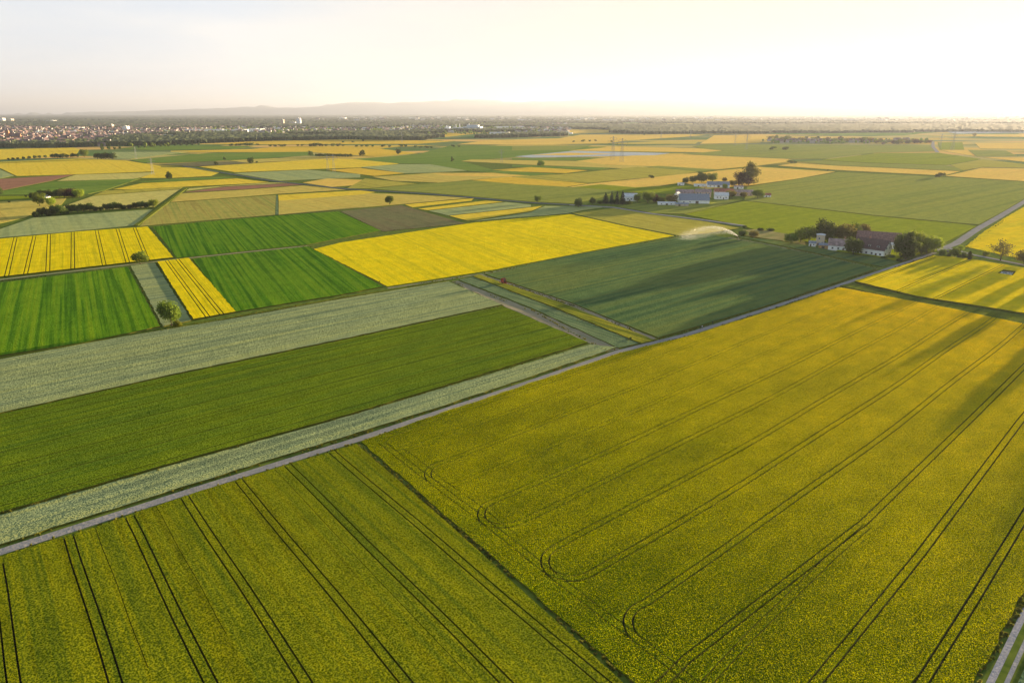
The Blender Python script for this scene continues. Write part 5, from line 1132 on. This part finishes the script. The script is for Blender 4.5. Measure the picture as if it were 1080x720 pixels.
# ---------------------------------------------------------------- hills, haze, sky, sun, camera
def hills():
    m = simple('wooded_hills', (.20,.23,.22), .95, .12, 1/900)
    prof = [(-300,119),(60,119),(140,117.5),(190,116),(230,114.5),(262,113),(285,111.5),(300,114),(330,113),(350,110.5),(372,107.5),(400,108.5),(430,107.5),(455,106.5),(480,105),(494,104),(510,105.5),(535,106.5),(560,107),(600,106),(622,104),(650,105.5),(690,105),(725,103),(760,104),(800,104.5),(850,104),(900,105),(960,104.5),(1010,106),(1080,107),(1200,106),(1350,108)]
    D0 = 38000; vs = []; fs = []; n = 0; cols = 260; rowsn = 7
    for i in range(cols+1):
        x = -300+1650*i/cols
        for (x0, y0), (x1, y1) in zip(prof[:-1], prof[1:]):
            if x0 <= x <= x1: y = y0+(y1-y0)*(x-x0)/(x1-x0)
        y += random.uniform(-.25, .25)
        g = P(x, 140); u = Vector((g.x, g.y, 0)).normalized()
        el = math.atan((119-y)/759.0)*.92; hh = max(0, 100+math.tan(el)*D0) if y < 118.9 else 20
        for j in range(rowsn):
            t = j/(rowsn-1); s = math.sin(t*math.pi)**.8
            p = u*(D0-2800+5600*t); vs.append((p.x, p.y, hh*s*(1+random.uniform(-.06, .06)*(0 < j < rowsn-1))-1*(s < .01)))
    for i in range(cols):
        for j in range(rowsn-1):
            a = i*rowsn+j; fs.append((a, a+rowsn, a+rowsn+1, a+1))
    tag(mesh_obj('hills', vs, fs, m, smooth=True), 'faint wooded mountain ridge on the horizon', kind='structure')
hills()

def haze():
    mb = MB(); S = 62000; mb.box(-S, S, -S, S, -1.0, 940)
    m = bpy.data.materials.new('haze'); m.use_nodes = True; nt = m.node_tree; nt.nodes.clear()
    out = nt.nodes.new('ShaderNodeOutputMaterial'); v = nt.nodes.new('ShaderNodeVolumePrincipled')
    v.inputs['Color'].default_value = HAZE_COL; v.inputs['Density'].default_value = HAZE_D; v.inputs['Anisotropy'].default_value = HAZE_G
    nt.links.new(v.outputs[0], out.inputs['Volume'])
    o = mb.build('haze', m); tag(o, 'warm evening haze over the plain', 'haze', kind='stuff')
VEIL = (1.84, 1.93, 2.10)
HAZE_COL = (.36, .405, .52, 1); HAZE_D = 4.2e-5; HAZE_G = .34
import os as _os
haze()

w = bpy.data.worlds.new('World'); sc.world = w; w.use_nodes = True
nt = w.node_tree; nt.nodes.clear()
out = nt.nodes.new('ShaderNodeOutputWorld'); bg = nt.nodes.new('ShaderNodeBackground'); sky = nt.nodes.new('ShaderNodeTexSky')
sky.sky_type = 'NISHITA'; sky.sun_disc = False; sky.sun_elevation = SUN_EL; sky.sun_rotation = SUN_AZ
sky.air_density = 1.0; sky.dust_density = .6; sky.ozone_density = 1.0; sky.altitude = 100
# thin high veil of cloud over the whole sky
geo = nt.nodes.new('ShaderNodeTexCoord'); mpv = nt.nodes.new('ShaderNodeMapping'); mpv.inputs['Scale'].default_value = (1.2, 1.2, 7); nt.links.new(geo.outputs['Generated'], mpv.inputs[0])
nz = nt.nodes.new('ShaderNodeTexNoise'); nz.inputs['Scale'].default_value = 1.6; nz.inputs['Detail'].default_value = 6; nz.inputs['Roughness'].default_value = .55; nt.links.new(mpv.outputs[0], nz.inputs['Vector'])
fac = nt.nodes.new('ShaderNodeMapRange'); fac.inputs[1].default_value = .3; fac.inputs[2].default_value = .75; fac.inputs[3].default_value = .92; fac.inputs[4].default_value = .99; nt.links.new(nz.outputs['Fac'], fac.inputs[0])
sxyz = nt.nodes.new('ShaderNodeSeparateXYZ'); nt.links.new(geo.outputs['Generated'], sxyz.inputs[0])
hz = nt.nodes.new('ShaderNodeMapRange'); hz.interpolation_type = 'SMOOTHSTEP'; hz.inputs[1].default_value = .17; hz.inputs[2].default_value = .5; hz.inputs[3].default_value = 1.0; hz.inputs[4].default_value = .12; nt.links.new(sxyz.outputs[2], hz.inputs[0])
fz = mathn(nt, 'MULTIPLY', fac.outputs[0], hz.outputs[0])
vcol = mixc(nt, ramp(nt, nz.outputs['Fac'], .38, .64), (VEIL[0]*.86, VEIL[1]*.92, VEIL[2]*.99, 1), (VEIL[0]*1.12, VEIL[1]*1.08, VEIL[2]*1.0, 1))
# the veil is warmer towards the low sun
dt = nt.nodes.new('ShaderNodeVectorMath'); dt.operation = 'DOT_PRODUCT'; nt.links.new(geo.outputs['Generated'], dt.inputs[0])
dt.inputs[1].default_value = (math.sin(SUN_AZ)*math.cos(SUN_EL), math.cos(SUN_AZ)*math.cos(SUN_EL), math.sin(SUN_EL))
vcol = mixc(nt, ramp(nt, dt.outputs['Value'], .35, 1.0), vcol, (1.70, 1.50, 1.16, 1))
veil = mixc(nt, fz, sky.outputs[0], vcol)
nt.links.new(veil, bg.inputs[0]); bg.inputs[1].default_value = .05
nt.links.new(bg.outputs[0], out.inputs[0])

sun = bpy.data.lights.new('sun', 'SUN'); sun.energy = 5.0; sun.angle = R(.5); sun.color = (1.0, .74, .43)
so = bpy.data.objects.new('sun', sun); COL.objects.link(so); so['kind'] = 'structure'
sd = Vector((math.sin(SUN_AZ)*math.cos(SUN_EL), math.cos(SUN_AZ)*math.cos(SUN_EL), math.sin(SUN_EL)))
so.rotation_euler = sd.to_track_quat('Z', 'Y').to_euler(); so.location = sd*500

cam = bpy.data.cameras.new('camera'); cam.lens = 24; cam.sensor_width = 36; cam.clip_start = 1; cam.clip_end = 150000
co = bpy.data.objects.new('camera', cam); COL.objects.link(co); co.location = (0, 0, CAM_H); co.rotation_euler = (math.pi/2-PITCH, 0, 0)
sc.camera = co
vs_ = sc.view_settings; sc.display_settings.display_device = 'sRGB'
vs_.view_transform = 'Standard'; vs_.look = 'None'; vs_.gamma = 1; vs_.use_curve_mapping = False; vs_.exposure = EXPO if 'EXPO' in globals() else 3.2
cy = sc.cycles
cy.use_denoising = True
try: cy.denoiser = 'OPENIMAGEDENOISE'; cy.denoising_input_passes = 'RGB_ALBEDO_NORMAL'
except Exception: pass
cy.volume_bounces = 0; cy.max_bounces = 6; cy.diffuse_bounces = 2; cy.glossy_bounces = 1; cy.transmission_bounces = 4; cy.transparent_max_bounces = 8
cy.use_adaptive_sampling = False; cy.caustics_reflective = False; cy.caustics_refractive = False
